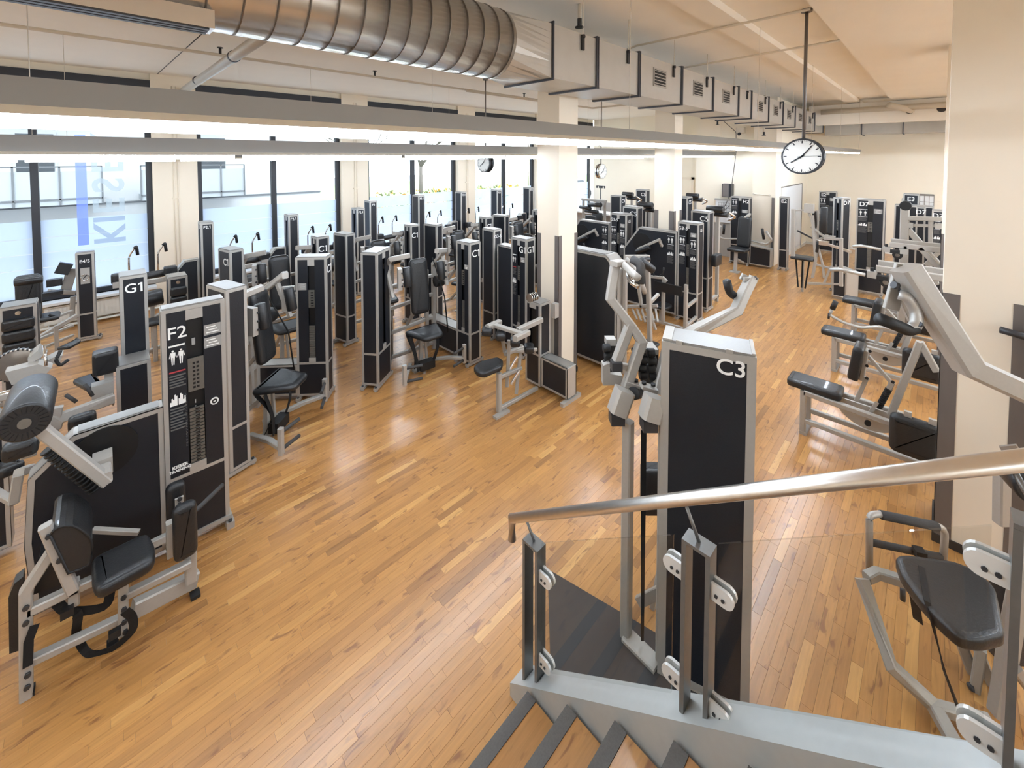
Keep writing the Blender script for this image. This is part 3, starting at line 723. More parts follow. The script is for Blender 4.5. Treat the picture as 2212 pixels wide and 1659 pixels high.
svc('sprinkler_pipe', 'second ceiling pipe crossing behind the clock rod', 'pipe', [(6.42, 3.2, 4.1), (6.42, 2.78, 4.16), (6.4, .88, 4.2)], r=.014)
svc('sprinkler_pipe', 'white pipe running up the ceiling past the first column', 'pipe', [(5.2, 6.6, 4.1), (9.5, 6.6, 4.1), (9.5, 4.2, 4.1), (12.4, 4.2, 4.1)], r=.025, fit=[(7.5, 6.6, 4.0)])
svc('brace_rod', 'thin diagonal brace rod on the ceiling at left', 'rod', [atZ(340, 160, 4.28), atZ(473, 40, 4.2)], r=.006, m=darkm)
svc('vent_pipe', 'thick cream pipe along the far ceiling beam', 'pipe', [(14.05, 2.3, 4.0), (14.05, -3.9, 4.0)], r=.07)
svc('vent_pipe', 'short cream pipe dropping into a beam opening', 'pipe', [(13.7, .9, 4.05), (14.1, .55, 3.93), (14.3, .5, 3.93)], r=.075)
svc('hanging_cable', 'thin cable hanging down to the dark speaker box', 'cable', [(12.1, 4.6, 4.2), atX(1590, 285, 12.15), atX(1590, 330, 12.2), atX(1581, 399, 12.3)], r=.008, m=darkm)
pj = thing('wall_device', atX(1598, 280, 12.3), 'small pale box device high on the far wall', 'device')
c = atX(1600, 282, 12.3); MB().ob(c, (.15, .2, .16)).build('device_body', pipem, pj); MB().cyl(c+V(-.08, 0, -.09), c+V(-.13, 0, -.1), .04, 12).build('device_lens', darkm, pj)
sp = thing('speaker_box', atX(1572, 400, 12.33), 'dark blue speaker box above the flip chart', 'speaker')
c = atX(1572, 411, 12.3); MB().ob(c, (.2, .24, .36)).build('speaker_body', black, sp); MB().ob(c+V(-.104, .02, .0), (.006, .16, .34)).build('speaker_grille', guardm, sp)
for i, (px, py) in enumerate([(1252, 40), (1550, 262), (1650, 285)]):
    c = atZ(px, py, 4.16) if i == 0 else atX(px, py, 10.5+i*.6); t = thing('ceiling_sprinkler', c, ['dark sprinkler elbow above the box duct beside the ceiling pipe', 'dark elbow sprinkler behind the box duct by the far column', 'small dark elbow sprinkler nearest the far wall device'][i], 'sprinkler')
    MB().tube([(c.x, c.y, 4.3), c], .02, 8, .03).build('sprinkler_elbow', pipem, t); MB().cyl(c+V(0, 0, -.08), c, .022, 10).cyl(c+V(0, 0, -.09), c+V(0, 0, -.08), .045, 12).build('sprinkler_rose', darkm, t)

# ---------------------------------------------------------------- clocks
def clock(c, yaw, R, zc, lab, rodr=.014):
    t = thing('hanging_clock', (c[0], c[1], c[2]), lab, 'clock'); c = Vector(c)
    n_ = V(math.cos(yaw), math.sin(yaw), 0); s_ = V(-math.sin(yaw), math.cos(yaw), 0)
    dk = .055
    for sg in (1, -1):
        nn = n_*sg; rt = s_*sg      # seen from outside, right is ...
        MB().cyl(c+nn*.012, c+nn*dk, R, 40).build('clock_rim', clockrim if R < .188 else chrome, t)
        MB().cyl(c+nn*dk, c+nn*(dk+.003), R*.9, 40).build('clock_face', clockface, t)
        mb = MB()
        for k in range(60):
            an = 2*PI*k/60; L, w_ = (.16, .028) if k % 5 == 0 else (.035, .012)
            d = rt*math.sin(an)+UP*math.cos(an); p = d.cross(nn); a = c+nn*(dk+.0045)
            q = [a+d*R*.88+p*R*w_, a+d*R*.88-p*R*w_, a+d*R*(.88-L)-p*R*w_, a+d*R*(.88-L)+p*R*w_]; mb.add(q, [(0, 1, 2, 3)])
        mb.build('minute_mark', clockrim, t)
        hd = MB()
        for an, L, w_, b_ in ((2*PI*.655, .62, .045, .12), (2*PI*.105, .78, .035, .12), (2*PI*.245, .85, .008, .2)):
            d = rt*math.sin(an)+UP*math.cos(an); p = d.cross(nn); a = c+nn*(dk+.006)
            hd.prism([a-d*R*b_-p*R*w_, a-d*R*b_+p*R*w_, a+d*R*L+p*R*w_*.7, a+d*R*L-p*R*w_*.7], nn*.003)
        hd.build('clock_hand', clockrim, t)
    MB().cyl(c-n_*.014, c+n_*.014, R*.9, 32).build('clock_core', darkm, t)
    MB().tube([c+V(0, 0, R*.9), (c.x, c.y, zc)], rodr, 8).cyl((c.x, c.y, zc-.03), (c.x, c.y, zc), .05, 12).build('hanging_rod', guardm, t)
clock((5.18, .99, 2.8), PI, .184, 4.3, 'nearest hanging clock, round white dial facing the stair, in front of the far wall', .016)
c = atY(1049, 352, 6.2); clock(c, PI, .185, 4.3, 'round clock hanging left of the first column, in front of the windows', .012)
c = atY(1298, 370, 6.0); clock(c, -PI/2, .19, 4.3, 'double-faced clock with steel rim hanging right of the first column', .014)

# ================================================================ MACHINES
def gm(N, label, group=None, name='weight_machine'):
    return thing(name, (N[0], N[1], 0), label, 'gym machine', group)
def bolts(mb, pts, n_, r=.011):
    for p in pts: p = Vector(p); mb.cyl(p, p+Vector(n_)*.012, r, 6)
def xyz(c, d, M=None): return MB().ob(c, d, M)

# ---- F2 at the front left
t = gm((.27, 3.7), 'black machine marked F2 with saddle seat and big roller arm, nearest on the left')
FC = tower(t, (.262, 3.70), 0, .12, .365, 1.74, zb=.53, slot='R', slotw=.27, slotpos=.5, feet=False, faces='LRBO', stack=False)
fr = FC['R']
mb = MB(); put_text(mb, 'F2', fr.p(.083, 1.565, .003), fr.r, UP, .118, .008); mb.build('lettering', white, t, 'white F2 lettering')
info_strip(t, fr, .035, .125, 1.485, .95, True)
mb = MB(); put_text(mb, 'KIESER', fr.p(.08, .615, .003), fr.r, UP, .03, .05); put_text(mb, 'TRAINING', fr.p(.08, .588, .003), fr.r, UP, .026, .05)
mb.build('lettering', white, t)
mb = MB()
for i in range(34): fr.rect(mb, .118, .74+i*.0115, .124 if i % 2 else .128, .743+i*.0115)
mb.build('scale_mark', dimp, t)
mb = MB(); fr.rect(mb, .138, 1.12, .23, 1.36, .002, .012); mb.build('number_plate', platem, t)
mb = MB()
for i in range(7):
    for k in range(2): fr.rect(mb, .165+k*.022, 1.14+i*.029, .18+k*.022, 1.155+i*.029, .003, .003)
mb.build('number_print', slotm, t)
for i in range(17): mb = MB(); fr.rect(mb, .142, .575+i*.025, .226, .594+i*.025, -.004, .014); mb.build('weight_plate', platem, t)
mb = MB()
for i in range(17): fr.rect(mb, .175, .58+i*.025, .2, .589+i*.025, .0, .004)
mb.build('stack_hole', slotm, t)
mb = MB()
for i in range(9): fr.rect(mb, .176, 1.02-.045*i, .182, 1.045-.045*i, -.02, .004)
mb.build('number_print', greyp, t)
mb = MB(); fr.rect(mb, .165, 1.45, .185, 1.5, -.01, .004); mb.build('placard', greyp, t)
for z0_ in (1.5, 1.405):
    mb = MB(); fr.rect(mb, .236, z0_, .338, z0_+.075, .003, .004); mb.build('placard', greyp, t)
    mb = MB()
    for i in range(3): fr.rect(mb, .25+.012*(i % 2), z0_+.014+.02*i, .325-.01*i, z0_+.02+.02*i, .0045, .002)
    mb.build('placard_text', white, t)
p = fr.p(.288, 1.0, 0); MB().cyl(p, p+V(0, -.008, 0), .026, 24).build('round_badge', white, t); MB().cyl(p+V(0, -.008, 0), p+V(0, -.0095, 0), .017, 20).build('badge_centre', slotm, t)
MB().bx(p.x-.008, p.y-.0115, p.z-.004, p.x+.008, p.y-.0095, p.z+.004).build('badge_mark', white, t)
MB().bx(.25, 3.69, .06, .64, 3.83, .09).bx(.6, 3.66, .0, .65, 3.87, .05).build('foot_bar', paint, t)
mb = MB(); bolts(mb, [(.625, 3.675, .05), (.625, 3.85, .05)], UP, .014); mb.build('foot_bolt', darkm, t)
cover(t, [(.262, 3.71, .06), (.262, 3.71, 1.07), (-.17, 3.71, 1.07), (-.36, 3.71, .89), (-.385, 3.71, .5), (-.36, 3.71, .06)], (0, .13, 0), edge=.03)
MB().bx(-.15, 3.73, 1.071, .24, 3.825, 1.078).build('top_plate', lidm, t)
A = lambda x, y, Y=3.45: atY(x, y, Y)
MB().beam([A(232, 1040), A(90, 928)], .055, .07, V(0, 1, 0)).beam([A(100, 945), A(88, 905)], .05, .05, V(0, 1, 0)).build('lever_arm', paint, t)
MB().beam([A(228, 1035, 3.42), A(222, 985, 3.70)], .06, .07).ob(A(222, 1000, 3.6), (.09, .12, .1)).build('pivot_block', paint, t)
MB().cyl((-.03, 3.705, .9), (-.03, 3.715, .9), .16, 28).build('arm_recess', slotm, t)
mb = MB(); a, b = A(104, 972, 3.55), A(205, 1055, 3.55)
for k in range(15): q = a.lerp(b, k/14); mb.cyl(q-(b-a).normalized()*.006, q+(b-a).normalized()*.006, .034, 14)
mb.cyl(a, b, .026, 12).build('bellows_spring', rubber, t)
a = A(53, 914, 3.34); MB().cyl(a, a+V(0, .44, 0), .1, 40, rim=.012).build('roller_pad', vinyl, t)
MB().cyl(a-V(0, .004, 0), a+V(0, .02, 0), .05, 24).build('roller_hub', rubber, t); MB().cyl(a-V(0, .01, 0), a, .026, 16).build('roller_axle', platem, t)
mb = MB()
for k in range(22): an = 2*PI*k/22; d = V(math.cos(an), 0, math.sin(an)); mb.beam([a+d*.055+V(0, -.001, 0), a+d*.088+V(0, -.001, 0)], .004, .004)
mb.build('roller_pleat', webbing, t)
# thigh saddle
prof = [(108.5, 1156), (116, 1146), (126.6, 1139), (140, 1136), (156.7, 1136.5), (170, 1142), (180.8, 1149.6), (190, 1157), (195.9, 1166), (199, 1182), (198, 1201), (192.9, 1219), (172, 1230), (147.7, 1238.5)]
pp = [atY(x, y, 3.16) for x, y in prof]; MB().prism(pp, (0, .3, 0)).build('thigh_saddle', vinyl, t)
mb = MB(); mb.tube(pp+[pp[0]], .006, 6).build('saddle_piping', rubber, t)
sp_ = [(196, 1203), (319, 1146), (336, 1178), (333, 1209), (210, 1275), (198, 1255)]
q = [atZ(x, y, .53) for x, y in sp_]; cc = sum(q, V(0, 0, 0))/len(q)
MB().pad(cc-V(0, 0, .035), 0, 0, .07, None, .05, [(p.x-cc.x, p.y-cc.y) for p in q], .024).build('seat', vinyl, t)
Mx = frame3(V(1, 0, 0), V(0, 0, 1), V(0, -1, 0))
def vpad(name, root, x0, y0, x1, y1, Y, th=.06, cor=.04, m=vinyl, lab=None):
    a, b = atY(x0, y0, Y), atY(x1, y1, Y); c = (a+b)/2
    return MB().pad(c, abs(b.x-a.x), abs(a.z-b.z), th, Mx, cor).build(name, m, root, lab)
vpad('side_pad', t, 371, 1100, 427, 1188, 3.17); vpad('side_pad', t, 357, 1052, 402, 1125, 3.5)
a = atY(388, 1105, 3.44); MB().ob(a, (.045, .015, .19)).build('pad_plate', paint, t); mb = MB(); bolts(mb, [a+V(0, -.01, .06), a+V(0, -.01, -.06)], (0, -1, 0)); mb.build('pad_bolt', darkm, t)
MB().tube([A(418, 1108, 3.25), A(480, 1048, 3.5)], .014, 10).build('grip_bar', grip, t)
q = [(18, 1292), (30, 1262), (50, 1246), (51, 1402), (20, 1413)]
MB().prism([atY(x, y, 3.33) for x, y in q], (.0, .07, 0)).build('back_pad', vinyl, t)
q = [atY(x, y, 3.42) for x, y in ((72, 1285), (85, 1205), (128, 1195), (132, 1262))]
MB().prism(q, (0, .16, 0)).build('back_pad', vinyl, t)
B = lambda x, y, Y=3.24: atY(x, y, Y)
U_ = V(0, 1, 0)
fm = MB()
fm.beam([B(57, 1505), B(56, 1275), B(112, 1190)], .048, .05, U_)
fm.beam([B(97, 1135, 3.2), B(158, 1275, 3.2)], .05, .05, U_).beam([B(60, 1320), B(222, 1243)], .045, .05, U_)
fm.beam([B(160, 1255), B(160, 1305)], .045, .05, U_)
fm.build('seat_frame', paint, t)
fm = MB()
fm.beam([B(66, 1428, 3.26), B(272, 1330, 3.26)], .04, .05, U_).beam([B(266, 1262, 3.2), B(266, 1368, 3.2)], .045, .045, U_)
fm.beam([B(258, 1292, 3.2), B(412, 1215, 3.2)], .038, .05, U_).beam([B(285, 1318, 3.24), B(424, 1248, 3.3)], .1, .06, U_)
fm.beam([B(412, 1255, 3.24), B(412, 1165, 3.24)], .06, .05, U_).beam([B(368, 1200, 3.24), B(366, 1128, 3.24)], .035, .05, U_)
fm.beam([B(300, 1190, 3.5), B(420, 1130, 3.62)], .04, .05).beam([B(200, 1145, 3.6), B(300, 1150, 3.5)], .03, .03)
fm.build('base_frame', paint, t)
for fx in (-.37, .33, -.05): MB().bx(fx, 3.22, 0, fx+.05, 3.28, .02).build('foot', rubber, t)
mb = MB(); bolts(mb, [B(56, 1312, 3.21), B(56, 1345, 3.21), B(60, 1457, 3.21), B(59, 1483, 3.21), B(268, 1315, 3.175), B(268, 1343, 3.175), B(271, 1363, 3.175), B(267, 1290, 3.175), B(128, 1210, 3.17), B(105, 1158, 3.17), B(388, 1077, 3.43)], (0, -1, 0), .013)
mb.build('frame_bolt', darkm, t)
mb = MB(); ps = [(150, 1315, .3), (168, 1330, .3), (166, 1370, .1), (192, 1412, .02), (240, 1402, .02), (284, 1365, .1), (286, 1335, .2), (270, 1320, .3)]
mb.sweep(smooth([atZ(x, y, max(z, .02)) for x, y, z in ps]), [(-.02, -.002), (.02, -.002), (.02, .002), (-.02, .002)], U_)
mb.sweep(smooth([B(240, 1270), B(225, 1310), B(150, 1320), B(120, 1300)]), [(-.022, -.002), (.022, -.002), (.022, .002), (-.022, .002)], U_)
mb.sweep([B(75, 1350, 3.2), B(62, 1385, 3.2), B(60, 1440, 3.2)], [(-.018, -.002), (.018, -.002), (.018, .002), (-.018, .002)], U_)
mb.build('strap', webbing, t)
MB().ob(B(145, 1322, 3.2), (.05, .04, .04)).ob(B(248, 1368, 3.1), (.05, .03, .04)).build('buckle', rubber, t)

# ---- C1 double tower chest machines
def lowbody(root, N, ang, dirv, L, z1, z0b, wth):
    # housing running back from the tower: sloping from z1 down to z0b
    N = V(N[0], N[1], 0); d = V(*dirv, 0).normalized(); s_ = V(-d.y, d.x, 0)
    cover(root, [N+V(0, 0, .06), N+V(0, 0, z1), N+d*L+V(0, 0, z0b), N+d*L+V(0, 0, .06)], s_*wth)
def c1_centre(root, o, a, simple=False, seatup=True):
    M = Matrix.Translation(V(o[0], o[1], 0)) @ Matrix.Rotation(a, 4, 'Z')
    def B_(mb, name, m, lab=None): return mb.build(name, m, root, lab, M=M)
    # ladder frame
    mb = MB()
    for x in (-.42, .4): mb.beam([(x, .45, .03), (x, .45, 1.28)], .055, .05, U_)
    for z in ((.1, .12), (.42, .5), (.75, .83), (1.05, 1.1)): mb.beam([(-.42, .45, z[0]), (.4, .45, z[1])], .045)
    if not simple: mb.beam([(.28, .43, .12), (.28, .43, 1.2)], .045, .04, U_)
    B_(mb, 'ladder_frame', paint)
    mb = MB(); mb.beam([(0, .1, .0), (0, .08, .5)], .05).beam([(0, .08, .42), (0, .42, .12)], .04).beam([(-.02, .44, .5), (.0, .2, .78)], .04).beam([(.07, .05, .04), (.04, .06, .48)], .03).beam([(0, .16, .75), (0, .2, 1.3)], .05)
    mb.bx(-.12, .04, 0, .12, .12, .025); B_(mb, 'seat_post', paint)
    Mb = frame3(V(1, 0, 0), V(0, .12, 1).normalized(), V(0, -1, .12).normalized())
    B_(MB().pad((0, .12, 1.1), .26, .72, .075, Mb, .07), 'backrest', vinyl)
    B_(MB().pad((0, -.06, .54), 0, 0, .06, Matrix.Rotation(.0, 3, 'X'), .06, [(-.13, -.22), (.13, -.22), (.24, .16), (-.24, .16)]), 'seat', vinyl)
    for x in (-.42, .4):
        s_ = -1 if x < 0 else 1
        mb = MB(); mb.beam([(x, .45, 1.25), (x-.02*s_, .1, 1.52), (x-.22*s_, -.02, 1.56)], .06, .06).beam([(x, .2, 1.42), (x-.02*s_, .05, 1.05)], .045)
        mb.ob((x-.1*s_, .02, 1.28), (.05, .12, .26), Matrix.Rotation(.3*s_, 3, 'Z')); B_(mb, 'arm', paint)
        mb = MB(); mb.cyl((x-.17*s_, -.06, 1.18), (x-.17*s_, -.02, 1.42), .05, 14, rim=.01); B_(mb, 'arm_roller', vinyl)
        mb = MB(); bolts(mb, [(x-.1*s_, -.045, 1.36), (x-.1*s_, -.045, 1.28), (x-.1*s_, -.045, 1.2)], (0, -1, 0)); B_(mb, 'arm_bolt', darkm)
        B_(MB().cyl((x-.06, .3, 1.05), (x+.06, .3, 1.05), .08, 18, rim=.01), 'pulley', rubber)
    if not simple:
        for s_ in (-1, 1):
            mb = MB(); mb.beam([(s_*.1, .2, .05), (s_*.3, -.12, .14), (s_*.42, -.3, .16)], .05, .04).beam([(s_*.42, -.3, .1), (s_*.42, -.3, .34)], .045); B_(mb, 'foot_lever', paint)
            B_(MB().cyl((s_*.42, -.3, .3), (s_*.22, -.36, .3), .017, 10).cyl((s_*.42, -.3, .14), (s_*.22, -.36, .14), .017, 10), 'foot_grip', grip)
        rib = [(-.022, -.002), (.022, -.002), (.022, .002), (-.022, .002)]
        for s_, dy in ((-1, 0), (1, .03), (-1, .09)):
            mb = MB(); mb.sweep(smooth([(s_*.2, -.02+dy, .52), (s_*.16, -.06, .3), (s_*.1, -.04+dy, .06)]), rib, U_); B_(mb, 'strap', webbing)
        B_(MB().ob((.02, -.02, .1), (.2, .1, .1)), 'strap_buckle', rubber)
        B_(MB().tube([(.3, .3, 1.4), (.34, .05, .9), (.36, .0, .42)], .009, 6), 'pull_rope', webbing)
# second C1 (centre)
t = gm((2.95, 4.6), 'C1 machine in the middle of the room, black backrest facing the open floor')
nr = (3.43, 4.30); 
tower(t, nr, math.radians(4), .27, .2, 1.65, slot='L', marks=[('R', 'C1', .13, .12, 1.5)], placards=[('L', .17, 1.3, .24, 1.36)])
tower(t, (2.30, 4.63), math.radians(36), .21, .34, 1.65, slot='R', stack=False)
lowbody(t, (nr[0]+.0, nr[1]+.27), 0, (-.05, 1), .75, .42, .42, -.2)
cover(t, [(2.5, 4.82, .06), (2.5, 4.82, .42), (2.75, 5.15, .75), (2.75, 5.15, .06)], (.02, -.015, 0))
c1_centre(t, (2.93, 4.62), math.radians(-4))
# first C1 (left)
t = gm((1.2, 4.5), 'C1 machine turned sideways behind the F2 machine, seat with hanging black straps')
nr = (1.80, 4.86)
tower(t, nr, math.radians(50), .345, .17, 1.65, slot='L', marks=[('R', 'C1', .13, .09, 1.5)], placards=[('L', .03, 1.28, .12, 1.36)])
tower(t, (.73, 4.24), math.radians(16), .33, .17, 1.65)
lowbody(t, (nr[0]-.26, nr[1]+.22), 0, (-.77, .64), .5, .42, .42, -.18)
c1_centre(t, (1.19, 4.62), math.radians(44))
# back row
def c1_back(L, R, lab, lm=None, simple=True):
    t = gm(((L[0]+R[0])/2, L[1]), lab, None)
    tower(t, L, math.radians(14), .29, .16, 1.65, marks=[('L', 'C1', .12, .2, 1.5)] if lm else [])
    if R: tower(t, R, math.radians(4), .2, .18, 1.65, slot='L', marks=[('R', 'C1', .12, .09, 1.48)], stack=False)
    c1_centre(t, ((L[0]+R[0]+.15)/2, L[1]+.1), 0, simple)
c1_back((1.08, 5.99), (2.14, 6.12), 'C1 machine in the second row, left end, with C1 on its left tower', True)
c1_back((2.52, 6.04), (3.62, 6.09), 'C1 machine in the second row, between a tall blank tower and the slotted C1 tower')
c1_back((3.96, 5.84), (5.1, 5.9), 'third C1 machine of the second row, partly hidden by the G3-5 tower')
c1_back((5.52, 5.83), (6.6, 5.9), 'last machine of the second row, half hidden by the first column')

# ---- G1 near the left, with lower box in front
t = gm((.1, 5.4), 'slim tower machine marked G1 behind the F2 machine')
tower(t, (.09, 5.40), 0, .25, .2, 1.65, zb=None, marks=[('R', 'G1', .125, .11, 1.53)], faces='LRBO')
tower(t, (.045, 5.12), 0, .27, .235, .9, zb=None, faces='LRBO', feet=False)
A5 = lambda x, y, Y=5.0: atY(x, y, Y)
MB().beam([A5(245, 860), A5(125, 905, 4.9), A5(118, 925, 4.9)], .08, .06, U_).beam([A5(118, 880, 4.9), A5(108, 935, 4.9)], .1, .05, U_).build('lever_arm', paint, t)
MB().pad(A5(178, 910, 4.7), .16, .12, .08, Mx, .04).build('thigh_pad', vinyl, t)
q = [atZ(x, y, .5) for x, y in ((155, 825), (205, 808), (225, 838), (185, 842))]; cc = sum(q, V(0, 0, 0))/4
MB().pad(cc, 0, 0, .05, None, .04, [(p.x-cc.x, p.y-cc.y) for p in q]).build('seat', vinyl, t)
MB().pad(A5(228, 780, 5.2), .17, .2, .14, Mx, .03).build('back_pad', vinyl, t); MB().ob(A5(235, 815, 5.2), (.06, .08, .3)).ob(A5(222, 840, 5.15), (.14, .1, .12)).build('pad_bracket', paint, t)
MB().tube([A5(183, 830, 5.0), A5(200, 855, 5.0)], .014, 8).tube([A5(142, 853, 4.9), A5(165, 868, 4.9)], .014, 8).build('hand_grip', grip, t)
MB().tube([A5(95, 745, 5.0), A5(100, 790, 4.9)], .01).build('tension_rod', chrome, t)
fm = MB()
for k in range(5): fm.tube([A5(195+k*10, 875-k*3, 5.0), A5(245, 850+k*6, 5.1)], .008)
fm.build('linkage_rod', steel, t)
# big lever plates left of it
t = gm((-.5, 5.2), 'pale lever machine with toothed wheel and angled foot plates at the left edge')
L5 = lambda x, y, Y=5.2: atY(x, y, Y)
MB().prism([L5(10, 805), L5(82, 787), L5(112, 795), L5(96, 812), L5(25, 832)], (0, .12, 0)).prism([L5(60, 775, 5.3), L5(82, 757, 5.3), L5(92, 770, 5.3), L5(60, 790, 5.3)], (0, .2, 0)).build('lever_plate', paint, t)
MB().prism([L5(120, 770, 5.4), L5(85, 788, 5.4), L5(128, 785, 5.4), L5(135, 768, 5.4)], (0, .15, 0)).build('lever_plate', paint, t)
q = [atZ(x, y, .75) for x, y in ((120, 755), (170, 733), (176, 737), (150, 752))]; cc = sum(q, V(0, 0, 0))/4
MB().pad(cc, 0, 0, .035, None, .03, [(p.x-cc.x, p.y-cc.y) for p in q]).build('arm_pad', vinyl, t)
MB().tube([L5(131, 757), L5(120, 779), L5(130, 790), L5(148, 777)], .013, 8, .02).build('hand_grip', rubber, t)
a = L5(35, 790, 5.45); MB().cyl(a, a+V(0, .05, 0), .13, 30).build('toothed_wheel', steel, t)
mb = MB()
for k in range(30): an = 2*PI*k/30; mb.ob(a+V(.13*math.cos(an), .025, .13*math.sin(an)), (.012, .05, .012))
mb.build('wheel_tooth', darkm, t)
mb = MB(); mb.beam([L5(-10, 860), L5(60, 845)], .06).beam([L5(25, 850), L5(25, 905)], .05).beam([L5(5, 930, 5.0), L5(10, 1010, 5.0)], .05, .05, U_).beam([L5(62, 850, 5.0), L5(60, 960, 4.8)], .05, .05, U_); mb.build('frame', paint, t)
for (x, y, Y) in ((20, 850, 5.2), (45, 848, 5.25)): a = L5(x, y, Y); MB().cyl(a-V(.06, 0, 0), a+V(.06, 0, 0), .03, 12).build('spring_cylinder', chrome, t)
# seat machine at the left edge in front: pads and foot
t = gm((-.55, 4.1), 'machine cropped by the left edge, black seat and low pale foot frame')
MB().pad(atY(45, 968, 3.9), .15, .1, .09, Mx, .035).build('knee_pad', vinyl, t)
q = [atZ(x, y, .72) for x, y in ((-30, 1020), (-20, 1005), (42, 995), (58, 1005), (-10, 1032))]; cc = sum(q, V(0, 0, 0))/5
MB().pad(cc, 0, 0, .07, None, .04, [(p.x-cc.x, p.y-cc.y) for p in q]).build('seat', vinyl, t)
mb = MB(); mb.beam([atY(60, 905, 4.0), atY(62, 985, 4.0)], .07, .05, U_).beam([atY(40, 1025, 4.0), atY(30, 1085, 4.0)], .05, .05, U_).beam([atY(75, 1000, 4.0), atY(30, 1087, 4.0)], .0, .0).beam([atY(30, 1085, 4.0), atY(-10, 1062, 4.2)], .04).beam([atY(40, 1022, 4.0), atY(65, 1012, 4.1)], .05)
mb.build('frame', paint, t)
N_ = atY(-15, 900, 4.6); cover(t, [(-.95, 4.5, .06), (-.95, 4.5, 1.05), (-.62, 4.5, 1.12), (-.52, 4.5, .95), (-.52, 4.5, .06)], (0, .13, 0))

# ---- towers at the far left
def ribbed(N, H, wx, lab, dy=.26):
    t = gm(N, lab); FC = tower(t, N, 0, dy, wx, H, zb=None, faces='LRBO'); f = FC['R']
    p = f.p(wx/2, H-.07, 0); MB().cyl(p, p+V(0, -.012, 0), .022, 16).build('lock', chrome, t)
    for k in range(3):
        MB().pad(f.p(wx/2, H-.19-k*.13, .02), wx-.03, .12, .05, Mx, .03).build('ribbed_cushion', vinyl, t)
    return t
a = atZ(3, 668, 1.15)
t = ribbed((a.x-.02, a.y), 1.15, .27, 'low tower with lock and ribbed black cushions at the left edge')
a = atZ(363, 602, 1.15)
t = ribbed((a.x, a.y), 1.15, .21, 'low tower with lock and ribbed black cushions behind the G1 tower')
t = gm((-.3, 9.0), 'narrow tower marked E4/5 with round dial plate in front of the left window')
FC = tower(t, (-.32, 8.98), math.radians(-6), .12, .2, 1.35, zb=.42, marks=[('R', 'E4/5', .065, .1, 1.22)]); f = FC['R']
mb = MB(); f.rect(mb, .05, .88, .15, 1.12, .003, .006); mb.build('dial_plate', alu, t)
mb = MB(); n = 24; c = f.p(.1, .98, .012); mb.tube([c+f.r*.045*math.cos(2*PI*i/n)+UP*.045*math.sin(2*PI*i/n) for i in range(n)], .006, 6, closed=True); mb.build('dial_ring', chrome, t)
MB().beam([f.p(.08, .96, .01), f.p(.12, 1.02, .01)], .01).build('dial_pointer', darkm, t)
mb = MB().beam([(-1.6, 8.9, .12), (-.9, 8.85, .12), (-.32, 8.98, .42)], .06).beam([(-.72, 8.87, .12), (-.7, 8.87, 0)], .06).bx(-.8, 8.8, 0, -.62, 8.93, .02)
mb.beam([(-1.8, 8.3, .1), (-.9, 8.8, .1)], .05); mb.build('base_frame', paint, t)
a = atY(62, 640, 8.0)
t = gm((a.x, 8.0), 'black upright seat with padded headrest in front of the left window')
MB().pad(atY(62, 640, 8.0), .22, .55, .08, Mx, .05).build('backrest', vinyl, t); a = atY(62, 606, 7.93); MB().cyl(a-V(.12, 0, 0), a+V(.12, 0, 0), .05, 16, rim=.01).build('headrest', vinyl, t)
q = atY(85, 688, 7.9); MB().pad(q, .36, .3, .05, None, .05).build('seat', vinyl, t)
mb = MB(); 
for z in (.2, .34, .55): mb.beam([(-.95, 8.1, z), (-.35, 8.6, z+.05)], .035)
mb.beam([(-.72, 8.05, 0), (-.72, 8.05, .8)], .05).beam([(-.5, 8.35, 0), (-.5, 8.35, .5)], .04); mb.build('frame', alu, t)
mb = MB().tube([atY(84, 650, 8.0), atY(86, 690, 7.8)], .018, 8).tube([atY(105, 680, 7.8), atY(118, 683, 7.8)], .015, 8).tube([atY(70, 700, 7.6), atY(71, 735, 7.6)], .016, 8); mb.build('hand_grip', rubber, t)
t = gm((-.5, 9.2), 'tilted lever with black foot blocks left of the E4/5 tower')
MB().beam([atY(140, 635, 9.2), atY(156, 580, 9.2)], .12, .05, U_).beam([atY(105, 630, 9.1), atY(160, 632, 9.2)], .1, .06).beam([atY(158, 640, 9.2), atY(155, 690, 9.2)], .06).build('lever', paint, t)
MB().ob(atY(138, 580, 9.1), (.15, .08, .16), Matrix.Rotation(.4, 3, 'Y')).ob(atY(118, 610, 9.1), (.16, .1, .1)).ob(atY(115, 633, 9.0), (.2, .12, .05)).build('foot_block', vinyl, t)

